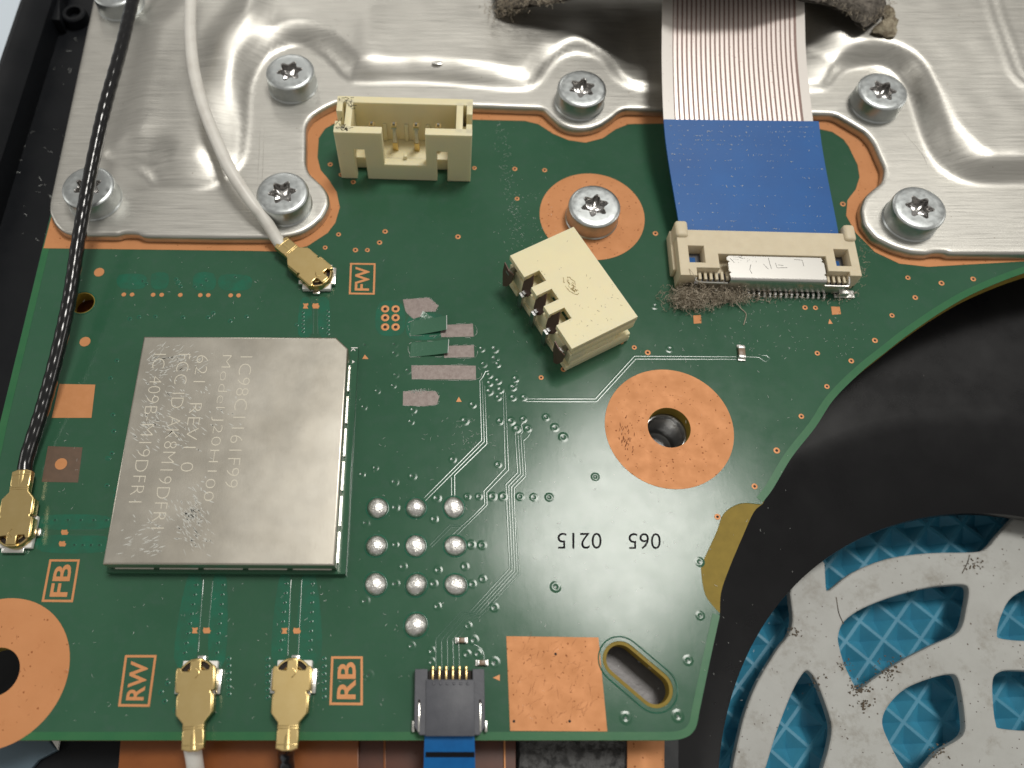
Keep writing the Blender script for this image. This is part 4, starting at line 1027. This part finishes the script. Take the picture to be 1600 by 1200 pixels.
for k in range(46):
    x, z, a = rnd.uniform(-4.6, 0) if k < 36 else rnd.uniform(-4.6, 4.6), rnd.uniform(.9, 6.0), rnd.uniform(0, 6.3); L_ = rnd.uniform(.03, .2)
    sp.tube([(x, yt-.004, z), (x+L_*math.cos(a), yt-.004, z+L_*math.sin(a))], rnd.uniform(.006, .018), 4)
sp.build('dirt_specks', mat('dirt_brown', (0.2, 0.15, 0.08), 0.9), tp, kind='stuff')

# ================================================================== beige ribbon connector
fpc_c = g(1200, 397, 2.2)
fpc = thing('ribbon_connector', 'beige ribbon socket with a silver latch plate and grey lint along its front', 'connector', (fpc_c.x, fpc_c.y, 0.02), R(-1.7))
def make_fpc():
    b = MB()
    slab = [(-7.75, -2.35), (-6.30, -2.35), (-6.30, -1.55), (-4.30, -1.55), (-4.30, -0.10), (4.95, -0.10), (4.95, -1.60), (6.75, -1.60), (6.75, -2.0), (7.75, -2.0), (7.75, 2.35), (-7.75, 2.35)]
    w1 = [(-6.85, -1.02), (-5.50, -1.02), (-5.50, 0.68), (-6.85, 0.68)]; w2 = [(5.75, -1.02), (7.00, -1.02), (7.00, 0.68), (5.75, 0.68)]
    b.plate(slab, [w1, w2], 0.95, 2.2, 0.06)
    b.box(-7.7, -6.9, -2.3, 2.3, 0.0, 0.97); b.box(7.05, 7.7, -1.95, 2.3, 0.0, 0.97); b.box(-6.9, 7.05, -0.05, 2.25, 0.1, 0.97); b.box(-5.45, 5.7, -1.45, 0.0, 0.1, 0.97)
    for s in (-1, 1):
        x0, x1 = (-7.85, -6.75) if s < 0 else (6.85, 7.85)
        b.box(x0, x1, 1.5, 3.15, 0.0, 2.5, 0.28, seg=3)
    b.box(7.72, 8.1, -1.7, 0.6, 0.0, 1.3, 0.08); b.box(-8.05, -7.72, -1.2, 2.9, 0.0, 1.2, 0.1)
    b.build('housing', M['nylon2'], fpc, smooth=30)
    for x0, x1 in ((-6.84, -5.51), (5.76, 6.99)):
        q = MB(); q.box(x0, x1, -1.0, 0.66, 0.55, 0.98); q.build('recess_floor', M['blackconn'], fpc, smooth=0)
        q = MB(); q.box(x0+.25, x0+.85, -0.7, 0.2, 0.9, 1.05); q.build('ribbon_lock_tab', M['blue'], fpc, smooth=0)
    q = MB()
    mp = [(-3.45, -2.42), (4.72, -2.42), (4.72, -2.05), (4.58, -1.95), (4.75, -1.80), (4.75, -0.75), (4.55, -0.62), (4.68, -0.48), (4.55, -0.2), (-3.4, -0.2), (-3.62, -0.38), (-3.62, -0.62), (-3.42, -0.8), (-3.55, -0.95), (-3.55, -1.75), (-3.38, -1.9), (-3.55, -2.05)]
    q.plate(mp, [], 2.0, 2.12, 0.03)
    q.add([(-3.45, -2.40, 2.11), (4.72, -2.40, 2.11), (4.72, -2.52, 2.08), (-3.45, -2.52, 2.08), (4.72, -2.60, 1.98), (-3.45, -2.60, 1.98), (4.72, -2.64, 1.5), (-3.45, -2.64, 1.5), (6.6, -2.64, 1.5), (6.6, -2.66, .45), (-6.1, -2.66, .45), (-6.1, -2.64, 1.5)], [(0, 3, 2, 1), (3, 5, 4, 2), (5, 7, 6, 4), (11, 10, 9, 8)])
    q.build('latch_plate', M['latch'], fpc, smooth=50)
    for pts in ([(-6.36, -1.55, 1.95), (-6.3, -2.2, 1.78), (-6.12, -2.62, 1.62), (-3.6, -2.66, 1.58)], [(4.7, -2.68, 1.58), (6.55, -2.68, 1.58), (6.78, -2.5, 1.7), (6.8, -1.9, 1.9)]):
        q = MB(); q.tube(cr(pts, 4), 0.085, 8); q.build('latch_wire', M['latch'], fpc)
    for k in range(6):
        q = MB(); x = -6.0+k*.48; q.box(x, x+.24, -2.3, -1.5, 1.2, 1.55, 0.02); q.build('contact_rib', M['nylon2'], fpc, smooth=0)
        if k < 4: q = MB(); x = 5.05+k*.46; q.box(x, x+.22, -2.3, -1.5, 1.2, 1.55, 0.02); q.build('contact_rib', M['nylon2'], fpc, smooth=0)
    q = MB(); q.box(-6.3, 6.75, -2.5, -1.4, 0.35, 1.1); q.build('inner_block', M['blackconn'], fpc, smooth=0)
    p0 = None
    for k in range(25):
        x = -6.1+k*0.47
        if p0 is None:
            q = MB(); q.box(-.11, .11, -2.95, -2.4, 0.12, 0.34, 0.03); q.lathe([(.16, -.01), (.15, .12), (.10, .24), (.02, .29)], 10, (0, -3.02))
            p0 = q.build('solder_pin', M['solder'], fpc, smooth=50); p0.location = Vector((x, 0, 0))*U
        else: place(p0, (x, 0, 0), 0, fpc)
    q = MB(); q.box(6.1, 7.9, -2.95, -2.2, 0.0, 0.16, 0.05); q.box(6.3, 7.2, -2.9, -2.5, 0.15, .75, 0.05); q.build('anchor_tab', M['solder'], fpc)
    sc_ = MB()
    for pts in ([(-.5, -1.0), (-.15, -1.5)], [(0, -.35), (.12, -1.45)], [(.55, -.85), (.62, -1.35), (1.5, -1.3)], [(.75, -1.05), (1.2, -1.1)], [(2.2, -.45), (2.9, -.5), (2.95, -1.1)], [(-1.6, -1.1), (-1.75, -1.6), (-1.6, -2.0)], [(-3.3, -.5), (-3.0, -.9)], [(-2.6, -.3), (-2.2, -.5)]):
        sc_.tube([(x, y, 2.121) for x, y in pts], 0.02, 4)
    for k in range(26):
        x, y = rnd.uniform(-3.3, -1), rnd.uniform(-.9, -.25); a = rnd.uniform(0, 6.3); sc_.tube([(x, y, 2.121), (x+.1*math.cos(a), y+.1*math.sin(a), 2.121)], 0.012, 4)
    sc_.build('scratches', M['ink'], fpc, smooth=0, kind='stuff')
make_fpc()

# ================================================================== wide ribbon cable
rib = thing('ribbon_cable', 'wide ribbon cable, pinkish white conductors above a dusty blue stiffener', 'ribbon cable')
def make_ribbon():
    Ls = [g(1032, -120, 8.0), g(1035, -60, 7.0), g(1035, 0, 6.3), g(1034, 90, 5.2), g(1037, 187, 4.0), g(1044, 250, 3.1), g(1061, 352, 2.0), g(1063, 375, 1.62)]
    Rs = [g(1262, -120, 8.0), g(1264, -60, 7.0), g(1265, 0, 6.3), g(1268, 90, 5.2), g(1279, 190, 4.0), g(1288, 253, 3.1), g(1309, 361, 2.0), g(1311, 384, 1.62)]
    Lc = cr([tuple(p) for p in Ls], 8); Rc = cr([tuple(p) for p in Rs], 8)
    def band(i0, i1, u0, u1, dz0, dz1, name, m, parent, nu=2):
        n = i1-i0+1; V = []; Fc = []
        for i in range(i0, i1+1):
            l, r_ = Vector(Lc[i]), Vector(Rc[i])
            for k in range(nu):
                u = u0+(u1-u0)*k/(nu-1); p = l.lerp(r_, u); V.append((p.x, p.y, p.z+dz1))
        m_ = len(V); V += [(x, y, z-(dz1-dz0)) for x, y, z in V]
        for i in range(n-1):
            for k in range(nu-1):
                a = i*nu+k; Fc.append((a, a+nu, a+nu+1, a+1)); Fc.append((m_+a, m_+a+1, m_+a+nu+1, m_+a+nu))
            for k in (0, nu-1): a = i*nu+k; q = (a, m_+a, m_+a+nu, a+nu); Fc.append(q if k == 0 else q[::-1])
        for k in range(nu-1):
            Fc.append((k, k+1, m_+k+1, m_+k)); a = (n-1)*nu+k; Fc.append((a, m_+a, m_+a+1, a+1))
        b = MB(); b.add(V, Fc); return b.build(name, m, parent, smooth=40)
    nb = 32
    film = band(0, nb, 0.0, 0.965, -0.10, 0.0, 'film', M['ribbon'], rib)
    band(0, nb, 0.072, 0.905, 0.001, 0.006, 'conductor_gap', M['gapfilm'], film)
    nC = 26
    for k in range(nC):
        u = 0.078+k*0.82/nC; band(0, nb, u, u+0.82/nC*0.62, 0.002, 0.045, 'conductor', M['conductor'], film)
    band(nb, len(Lc)-1, 0.0, 1.0, -0.12, 0.05, 'stiffener', M['blue'], rib, 3)
    return Lc, Rc
RL, RR = make_ribbon()

# ================================================================== antenna sockets, plugs and cables
def make_socket(label):
    root = thing('antenna_socket', label, 'socket', group='tiny antenna sockets')
    b = MB(); b.box(-1.25, 1.25, -1.25, 1.25, 0.02, 0.5, 0.08); b.build('base', M['whiteplastic'], root)
    for s in (-1, 1):
        b = MB(); b.box(min(s*1.0, s*1.62), max(s*1.0, s*1.62), -1.0, 0.7, 0.0, 0.42, 0.06); b.build('solder_tab', M['tin'], root)
    b = MB(); b.box(-.3, .3, 1.1, 1.62, 0.0, 0.32, 0.06); b.build('signal_tab', M['tin'], root)
    b = MB(); b.lathe([(0.88, 0.45), (0.88, 1.0), (0.80, 1.06), (0.72, 1.0), (0.72, 0.55), (0.2, 0.52), (0.2, 0.9), (0.05, 0.95)], 28); b.build('contact_ring', M['gold'], root, smooth=40)
    return root
def make_plug(parent, loc, rz):
    pl = MB()
    body = [(-1.42, 0.70), (-1.30, 0.80), (-1.05, 0.72), (-0.92, 0.52), (-0.44, 0.50), (-0.38, 0.62), (-0.38, 1.20), (0.38, 1.20), (0.38, 0.62), (0.44, 0.50), (0.92, 0.52), (1.05, 0.72), (1.30, 0.80), (1.42, 0.70), (1.42, -0.86), (1.20, -0.90), (1.20, -1.02), (1.30, -1.08), (1.30, -2.35), (0.74, -2.92), (0.74, -3.35), (0.70, -3.40), (0.74, -3.46), (0.76, -4.55), (0.3, -4.72), (-0.3, -4.72), (-0.76, -4.55), (-0.74, -3.46), (-0.70, -3.40), (-0.74, -3.35), (-0.74, -2.92), (-1.30, -2.35), (-1.30, -1.08), (-1.20, -1.02), (-1.20, -0.90), (-1.42, -0.86)]
    body = [(x*.94 if abs(x) > 1 else x, y) for x, y in body]
    pl.plate(body, [], 0.88, 1.34, 0.075, seg=2)
    for s in (-1, 1):                               # folded side walls
        pl.box(min(s*1.25, s*1.38), max(s*1.25, s*1.38), -0.82, 0.62, 0.45, 1.26, 0.03); pl.box(min(s*1.13, s*1.28), max(s*1.13, s*1.28), -2.3, -1.1, 0.5, 1.2, 0.03)
    pl.box(-0.37, 0.37, 1.12, 1.30, 0.95, 1.2, 0.04)
    o = pl.build('plug', M['gold'], parent, smooth=32); o.location = Vector(loc)*U; o.rotation_euler = (0, 0, rz)
    c = MB(); c.lathe([(1.36, 0.42), (1.36, 1.02), (1.32, 1.08), (1.22, 1.08), (1.20, 0.42)], 36, cap=False); c.build('cup', M['gold'], o, smooth=40)
    c = MB(); c.lathe([(1.21, 0.6), (1.21, 0.84)], 28); c.build('cup_shade_disc', M['hole'], o, smooth=40)  # black disc painting the shade inside the hollow cup
    c = MB()
    for y in (-3.12, -3.28, -4.3): c.box(-0.72, 0.72, y-.035, y+.035, 1.3, 1.372, 0.02)
    c.tube([(0, -2.9, .72), (0, -4.6, .72)], [0.62, 0.66], 16); c.build('crimp', M['gold'], o)
    c = MB(); c.tube(cr([(0.02, .62, 1.342), (.28, .36, 1.342), (.12, .08, 1.342), (0, .0, 1.342)], 4), 0.04, 6); c.build('stamp_mark', M['gold'], o)
    return o
def cable(name, label, path, r, m, plug_loc, plug_rz, group='antenna cables'):
    root = thing(name, label, 'cable', group=group)
    P_ = cr(path, 40)
    if m is M['blackjacket']:      # twisted braid showing through the thin jacket
        s_ = 0; rr = [r]
        for p0, p1 in zip(P_[:-1], P_[1:]): s_ += (Vector(p1)-Vector(p0)).length; rr.append(r*(1+0.024*math.sin(s_*2*math.pi/1.25+math.sin(s_*.7))))
    else: rr = [r*(1+.012*math.sin(i*.06)) for i in range(len(P_))]
    b = MB(); b.tube(P_, rr, 16); b.build('jacket', m, root, smooth=60)
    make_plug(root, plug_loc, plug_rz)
    return root
def plug_end(c, rz, back): d = Matrix.Rotation(rz, 3, 'Z') @ Vector((0, -back, 0)); return (c.x+d.x, c.y+d.y)
sk0 = make_socket('white antenna socket under the gold plug beside the FW mark')
fw = g(497, 437, 0.02); neck = g(438, 378, 1.2); fwrz = math.atan2(neck.y-fw.y, neck.x-fw.x)+math.pi/2
sk0.location = fw*U; sk0.rotation_euler.z = R(180)
fb = g(33, 833, 0.02); fbrz = math.atan2(g(33, 738, 1.2).y-g(19, 826, 1.2).y, g(33, 738, 1.2).x-g(19, 826, 1.2).x)+math.pi/2
copy_tree(sk0, fb, R(-90), 'white antenna socket under the gold plug above the FB mark')
rw = g(313, 1062, 0.02); rbp = g(460.5, 1061, 0.02)
copy_tree(sk0, rw, 0, 'white antenna socket under the gold plug beside the RW mark')
copy_tree(sk0, rbp, 0, 'white antenna socket under the gold plug beside the RB mark')
def stations(pts): return [tuple(g(*p)) for p in pts]
e = plug_end(fw, fwrz, 4.0); e2 = plug_end(fw, fwrz, 5.0)
cable('antenna_cable', 'white antenna cable running down over the metal plate to the FW mark', stations([(303, -60, 6.6), (299, -10, 6.2), (297, 45, 5.8), (302, 105, 5.3), (315, 160, 4.8), (336, 215, 4.2), (361, 268, 3.6), (394, 318, 2.7), (412, 340, 2.1)])+[(e2[0], e2[1], 1.05), (e[0], e[1], 0.74)], 0.56, M['whitejacket'], fw, fwrz)
e = plug_end(fb, fbrz, 4.3); e2 = plug_end(fb, fbrz, 5.8)
cable('antenna_cable', 'black antenna cable crossing plate and screw down to the FB mark', stations([(226, -70, 7.5), (210, -10, 7.2), (191, 70, 6.9), (166, 160, 6.3), (150, 230, 5.6), (136, 300, 4.8), (122, 380, 3.8), (108, 470, 2.9), (88, 560, 2.1), (66, 640, 1.4)])+[(e2[0], e2[1], 0.9), (e[0], e[1], 0.74)], 0.57, M['blackjacket'], fb, fbrz)
e = plug_end(rw, R(5), 4.2)
cable('antenna_cable', 'white antenna cable leaving the RW plug over the near board edge', [(e[0], e[1], 0.72)]+stations([(301, 1168, 0.2), (304, 1190, -0.7), (309, 1230, -2.2), (315, 1300, -2.4)]), 0.60, M['whitejacket'], rw, R(5))
e = plug_end(rbp, R(0.3), 4.2)
cable('antenna_cable', 'black antenna cable leaving the RB plug over the near board edge', [(e[0], e[1], 0.72)]+stations([(446, 1167, 0.2), (447, 1188, -0.9), (448, 1230, -2.3), (452, 1300, -3.2)]), 0.58, M['blackjacket'], rbp, R(0.3))

# ================================================================== small black ribbon connector and blue ribbon
q0 = g(702.5, 1096, 1.1)
bc = thing('ribbon_connector', 'small black ribbon connector with six gold pins at the near board edge', 'connector', (q0.x, q0.y, 0.02))
def make_blackconn():
    b = MB()
    out = [(-2.45, -1.6), (-2.05, -2.15), (2.05, -2.15), (2.45, -1.6), (2.45, 2.15), (1.62, 2.15), (1.62, 1.46), (-1.55, 1.46), (-1.55, 2.15), (-2.45, 2.15)]
    b.plate(out, [], 0.0, 1.0, 0.05); b.build('housing', M['blackconn'], bc)
    l = MB(); l.box(-1.66, 1.72, -2.22, 1.42, 0.9, 1.12, 0.04)
    for k in range(6): l.lathe([(.12, 1.11), (.09, 1.16), (.02, 1.17)], 10, (-1.12+k*.475, 1.16))
    l.build('lid', M['blackconn'], bc)
    for s in (-1, 1):
        t = MB(); t.box(s*2.12-.06, s*2.12+.06, -1.95, -.1, 0.8, 1.06, 0.02); t.build('side_clip', M['tin'], bc)
        t = MB(); t.box(s*2.12-.07, s*2.12+.07, -.08, .12, 0.9, 1.015); t.build('clip_slot', M['hole'], bc, smooth=0)
        t = MB(); t.box(min(s*2.42, s*2.62), max(s*2.42, s*2.62), -1.95, -1.2, 0.0, .5, 0.04); t.build('anchor_tab', M['tin'], bc)
    t = MB(); t.box(-1.5, 1.57, 1.44, 2.1, 0.05, 0.5); t.build('pin_well', M['hole'], bc, smooth=0)
    for k in range(6):
        t = MB(); x = -1.2+k*.475; t.box(x-.08, x+.08, 1.40, 2.12, .55, .85, 0.03); t.box(x-.09, x+.09, 2.05, 2.4, 0.0, .5, 0.04); t.build('pin', M['gold'], bc)
make_blackconn()
br = thing('blue_flat_cable', 'narrow blue flat cable with a black stripe leaving the small black connector', 'ribbon cable')
def make_blue():
    Ls = [(-1.72, -1.9, .45), (-1.74, -2.4, .42), (-1.76, -3.2, .2), (-1.80, -4.4, -.3), (-1.9, -6.5, -1.0), (-2.0, -9.5, -1.6)]
    Lc = cr([(x+q0.x, y+q0.y, z) for x, y, z in Ls], 6); Rc = cr([(-x+q0.x-.02, y+q0.y, z) for x, y, z in Ls], 6)
    def bd(i0, i1, u0, u1, dz, th, m, nm, par):
        V = []; Fc = []
        for i in range(i0, i1+1):
            l, r_ = Vector(Lc[i]), Vector(Rc[i])
            for u in (u0, u1): p = l.lerp(r_, u); V.append((p.x, p.y, p.z+dz))
        n = len(V); V += [(x, y, z-th) for x, y, z in V]
        for i in range(i1-i0):
            a = 2*i; Fc += [(a, a+2, a+3, a+1), (n+a, n+a+1, n+a+3, n+a+2), (a, n+a, n+a+2, a+2), (a+1, a+3, n+a+3, n+a+1)]
        Fc += [(0, 1, n+1, n), (n-2, 2*n-2, 2*n-1, n-1)]
        b = MB(); b.add(V, Fc); return b.build(nm, m, par, smooth=40)
    t = bd(0, len(Lc)-1, 0, 1, 0, .1, M['blue2'], 'tape', br)
    bd(12, 14, 0.03, 0.99, .006, .004, M['ink'], 'black_stripe', br)
make_blue()

# ================================================================== chip capacitors
def cap(px, py, rz, L_, W_, label):
    c = g(px, py, 0.02); root = thing('chip_capacitor', label, 'capacitor', tuple(c), rz, 'chip capacitors')
    b = MB(); b.box(-L_*.28, L_*.28, -W_/2+.02, W_/2-.02, 0.02, .36, .03); b.build('body', M['ceramic'], root)
    for s in (-1, 1):
        b = MB(); b.box(min(s*L_*.26, s*L_/2), max(s*L_*.26, s*L_/2), -W_/2, W_/2, 0, .38, .05); b.box(min(s*L_*.4, s*L_*.66), max(s*L_*.4, s*L_*.66), -W_/2-.03, W_/2+.03, 0, .12, .04); b.build('end_cap', M['solder'], root)
cap(1157.5, 552, R(86), 1.15, .58, 'tiny chip capacitor at the end of the pair of traces right of the toppled connector')
cap(721, 1001, 0, .72, .38, 'tiny chip capacitor above the right pins of the small black connector')
cap(753, 1036, 0, .72, .38, 'tiny chip capacitor between the small black connector and the bare copper square')

# ================================================================== lint, torn foam strip and dust
def strands(b, n, cfun, ln, r, zr, seg=6, curl=.8):
    for k in range(n):
        p = Vector(cfun()); a = rnd.uniform(0, 6.3); e_ = rnd.uniform(-.3, .6); pts = [p]
        L_ = ln*rnd.uniform(.4, 1.3)
        for t in range(seg):
            a += rnd.gauss(0, curl); e_ += rnd.gauss(0, .5)
            q = pts[-1]+Vector((math.cos(a)*math.cos(e_), math.sin(a)*math.cos(e_), math.sin(e_)))*(L_/seg)
            q.z = min(max(q.z, zr[0]), zr[1]); pts.append(q)
        b.tube(pts, r*rnd.uniform(.6, 1.3), 3, caps=False)
lint = MB()
def blob(px, py, sx, sy, z0, z1):
    def f():
        p = g(px+rnd.gauss(0, sx), py+rnd.gauss(0, sy)); p.z = z0+(z1-z0)*abs(rnd.gauss(0, .5)); return p
    return f
strands(lint, 1150, blob(1078, 469, 16, 8, .05, 1.2), 1.0, .018, (.03, 1.8), 6, 1.1)
strands(lint, 700, blob(1126, 466, 20, 6, .05, 1.0), .9, .017, (.03, 1.5), 6, 1.1)
strands(lint, 150, blob(1165, 466, 26, 4, .05, .6), .8, .018, (.03, 1.0))
strands(lint, 50, blob(1230, 462, 30, 4, .05, .9), .7, .016, (.03, 1.1))
strands(lint, 60, blob(1315, 462, 12, 6, .05, .5), .6, .016, (.03, .8)); strands(lint, 40, blob(1338, 425, 4, 18, .9, 1.9), .5, .014, (.5, 2.0))
lint.tube(cr([tuple(g(1148, 470, .4)), tuple(g(1158, 482, .1)), tuple(g(1166, 491, .05)), tuple(g(1162, 508, .05))], 5), .04, 4)
lint.tube(cr([tuple(g(1077, 420, 2.25)), tuple(g(1083, 428, 2.5)), tuple(g(1090, 438, 2.2)), tuple(g(1102, 446, 1.6))], 5), .03, 4)
o = lint.build('lint_clump', M['lint'], smooth=0, kind='stuff'); tag(o, 'brown grey lint clump caught along the front of the beige ribbon connector', 'lint')

fo = thing('foam_strip', 'torn dark grey foam strip arching over the wide ribbon at the top picture edge', 'foam')
def make_foam():
    out = cr([(771, -60), (772, -35), (777, 0), (800, 4), (828, 1), (858, -4), (900, -10), (960, -14), (1040, -16), (1130, -16), (1200, -16), (1240, -14), (1275, -6), (1300, -2), (1330, 16), (1352, 34), (1372, 24), (1386, 10), (1384, -25), (1384, -60)], 4)
    zb = 3.2
    def zx(px): return float(np.interp(px, [770, 900, 1020, 1100, 1200, 1260, 1330, 1390], [3.2, 5.0, 8.2, 9.2, 9.0, 7.8, 4.4, 3.4]))
    def lump(poly, z0, z1, nm, m, par, amp):
        zt_ = [zx(p[0]) for p in poly]; P = np.array([g2(p[0], p[1], z+(z1-z0)/2) for p, z in zip(poly, zt_)]); so_ = np.argsort(P[:, 0]); XT, ZT = P[so_, 0], np.array(zt_)[so_]; ker = np.ones(5)/5; ZT = np.convolve(np.pad(ZT, 2, 'edge'), ker, 'valid'); x0, y0 = P.min(0); x1, y1 = P.max(0)
        b = MB(); xs = np.arange(x0, x1, .45); ys = np.arange(y0, y1, .45); pts = [tuple(p) for p in P]; npoly = len(pts)
        from mathutils.geometry import intersect_point_line
        for x in xs:
            for y in ys:
                c_ = False; j = npoly-1
                for i in range(npoly):
                    if ((P[i][1] > y) != (P[j][1] > y)) and x < (P[j][0]-P[i][0])*(y-P[i][1])/(P[j][1]-P[i][1])+P[i][0]: c_ = not c_
                    j = i
                if c_ and np.hypot(*(P-np.array([x, y])).T).min() > .22: pts.append((x+rnd.uniform(-.1, .1), y+rnd.uniform(-.1, .1)))
        r = delaunay_2d_cdt([Vector(p) for p in pts], [], [list(range(npoly))], 1, 1e-6)
        V = []; dist = [float(np.hypot(*(P-np.array([p.x, p.y])).T).min()) for p in r[0]]
        for p, d in zip(r[0], dist): V.append((p.x, p.y, float(np.interp(p.x, XT, ZT))+z0-zb+(z1-z0)*min(1, math.sqrt(max(0, d)/.9))+rnd.gauss(0, amp)))
        m_ = len(V); V += [(x, y, float(np.interp(x, XT, ZT))+z0-zb-.2) for x, y, z in V]; Fc = []
        for t in r[2]:
            a = sum(V[t[i]][0]*V[t[(i+1) % 3]][1]-V[t[(i+1) % 3]][0]*V[t[i]][1] for i in range(3)); t = list(t) if a > 0 else list(t)[::-1]
            Fc.append(tuple(t)); Fc.append(tuple(m_+i for i in t[::-1]))
        b.add(V, Fc); return b.build(nm, m, par, smooth=60)
    lump(out, zb, zb+1.2, 'foam_body', M['foam'], fo, .10)
    lump(cr([(1368, 36), (1386, 22), (1384, -2), (1396, 2), (1404, 16), (1407, 40), (1400, 50), (1384, 46)], 3, True), zb-.3, zb+.5, 'torn_edge', M['foambeige'], fo, .12)
    f = MB()
    def edge():
        q = out[rnd.randrange(6, len(out)-6)]; p = g(q[0]+rnd.gauss(0, 4), q[1]+rnd.gauss(0, 3), zx(q[0])+rnd.uniform(0, 1.4)); return p
    strands(f, 420, edge, .7, .02, (zb-1.2, zb+9))
    def edge2(): return g(788+rnd.gauss(0, 16), 14+rnd.gauss(0, 6), zb-.2+rnd.uniform(-.6, .8))
    strands(f, 130, edge2, .8, .02, (zb-1.2, zb+1.4))
    def topz(): return g(rnd.uniform(778, 880), rnd.uniform(-16, 6), zb+2.2)
    strands(f, 220, topz, .7, .02, (zb+1.2, zb+2.5))
    f.build('loose_fibres', M['lint'], fo, smooth=0, kind='stuff')
make_foam()

dust = MB()
def flat_fibre(p, ln, r, n=3, curl=.5):
    a = rnd.uniform(0, 6.3); pts = [Vector(p)]
    for t in range(n): a += rnd.gauss(0, curl); pts.append(pts[-1]+Vector((math.cos(a), math.sin(a), 0))*ln/n)
    dust.tube(pts, r, 3, caps=False)
for k in range(520):            # scattered over the board
    q = (rnd.uniform(90, 1250), rnd.uniform(400, 1130))
    if 150 < q[0] < 560 and 500 < q[1] < 910: continue
    flat_fibre(g(q[0], q[1], .015), rnd.uniform(.03, .28), rnd.uniform(.006, .013))
for k in range(170): flat_fibre(g(779+(k/170)*30+rnd.gauss(0, 6), 192+(k/170)*190+rnd.gauss(0, 5), .015), rnd.uniform(.04, .16), rnd.uniform(.006, .014))
for k in range(110): flat_fibre(g(rnd.gauss(830, 30), rnd.gauss(350, 35), .015), rnd.uniform(.04, .25), rnd.uniform(.006, .012))
for k in range(150): flat_fibre(g(rnd.uniform(1060, 1360), rnd.uniform(470, 560), .015), rnd.uniform(.04, .25), rnd.uniform(.006, .012))
for k in range(60): flat_fibre(g(rnd.gauss(740, 30), rnd.gauss(690, 18), .015), rnd.uniform(.1, .4), rnd.uniform(.005, .009))
for k in range(420):            # on the blue stiffener
    i = rnd.randrange(33, 52); u = rnd.uniform(.02, .98); p = Vector(RL[i]).lerp(Vector(RR[i]), u)+Vector((0, 0, .055)); flat_fibre(p, rnd.uniform(.04, .24), rnd.uniform(.008, .022), 2)
for k in range(70):             # on the black frame
    p = g(rnd.uniform(5, 125), rnd.uniform(30, 380), -2.98)
    flat_fibre(p, rnd.uniform(.1, .7), rnd.uniform(.008, .016), 4)
o = dust.build('dust', M['fluff'], smooth=0, kind='stuff'); tag(o, 'pale dust specks and fibres scattered over board and blue ribbon', 'dust')
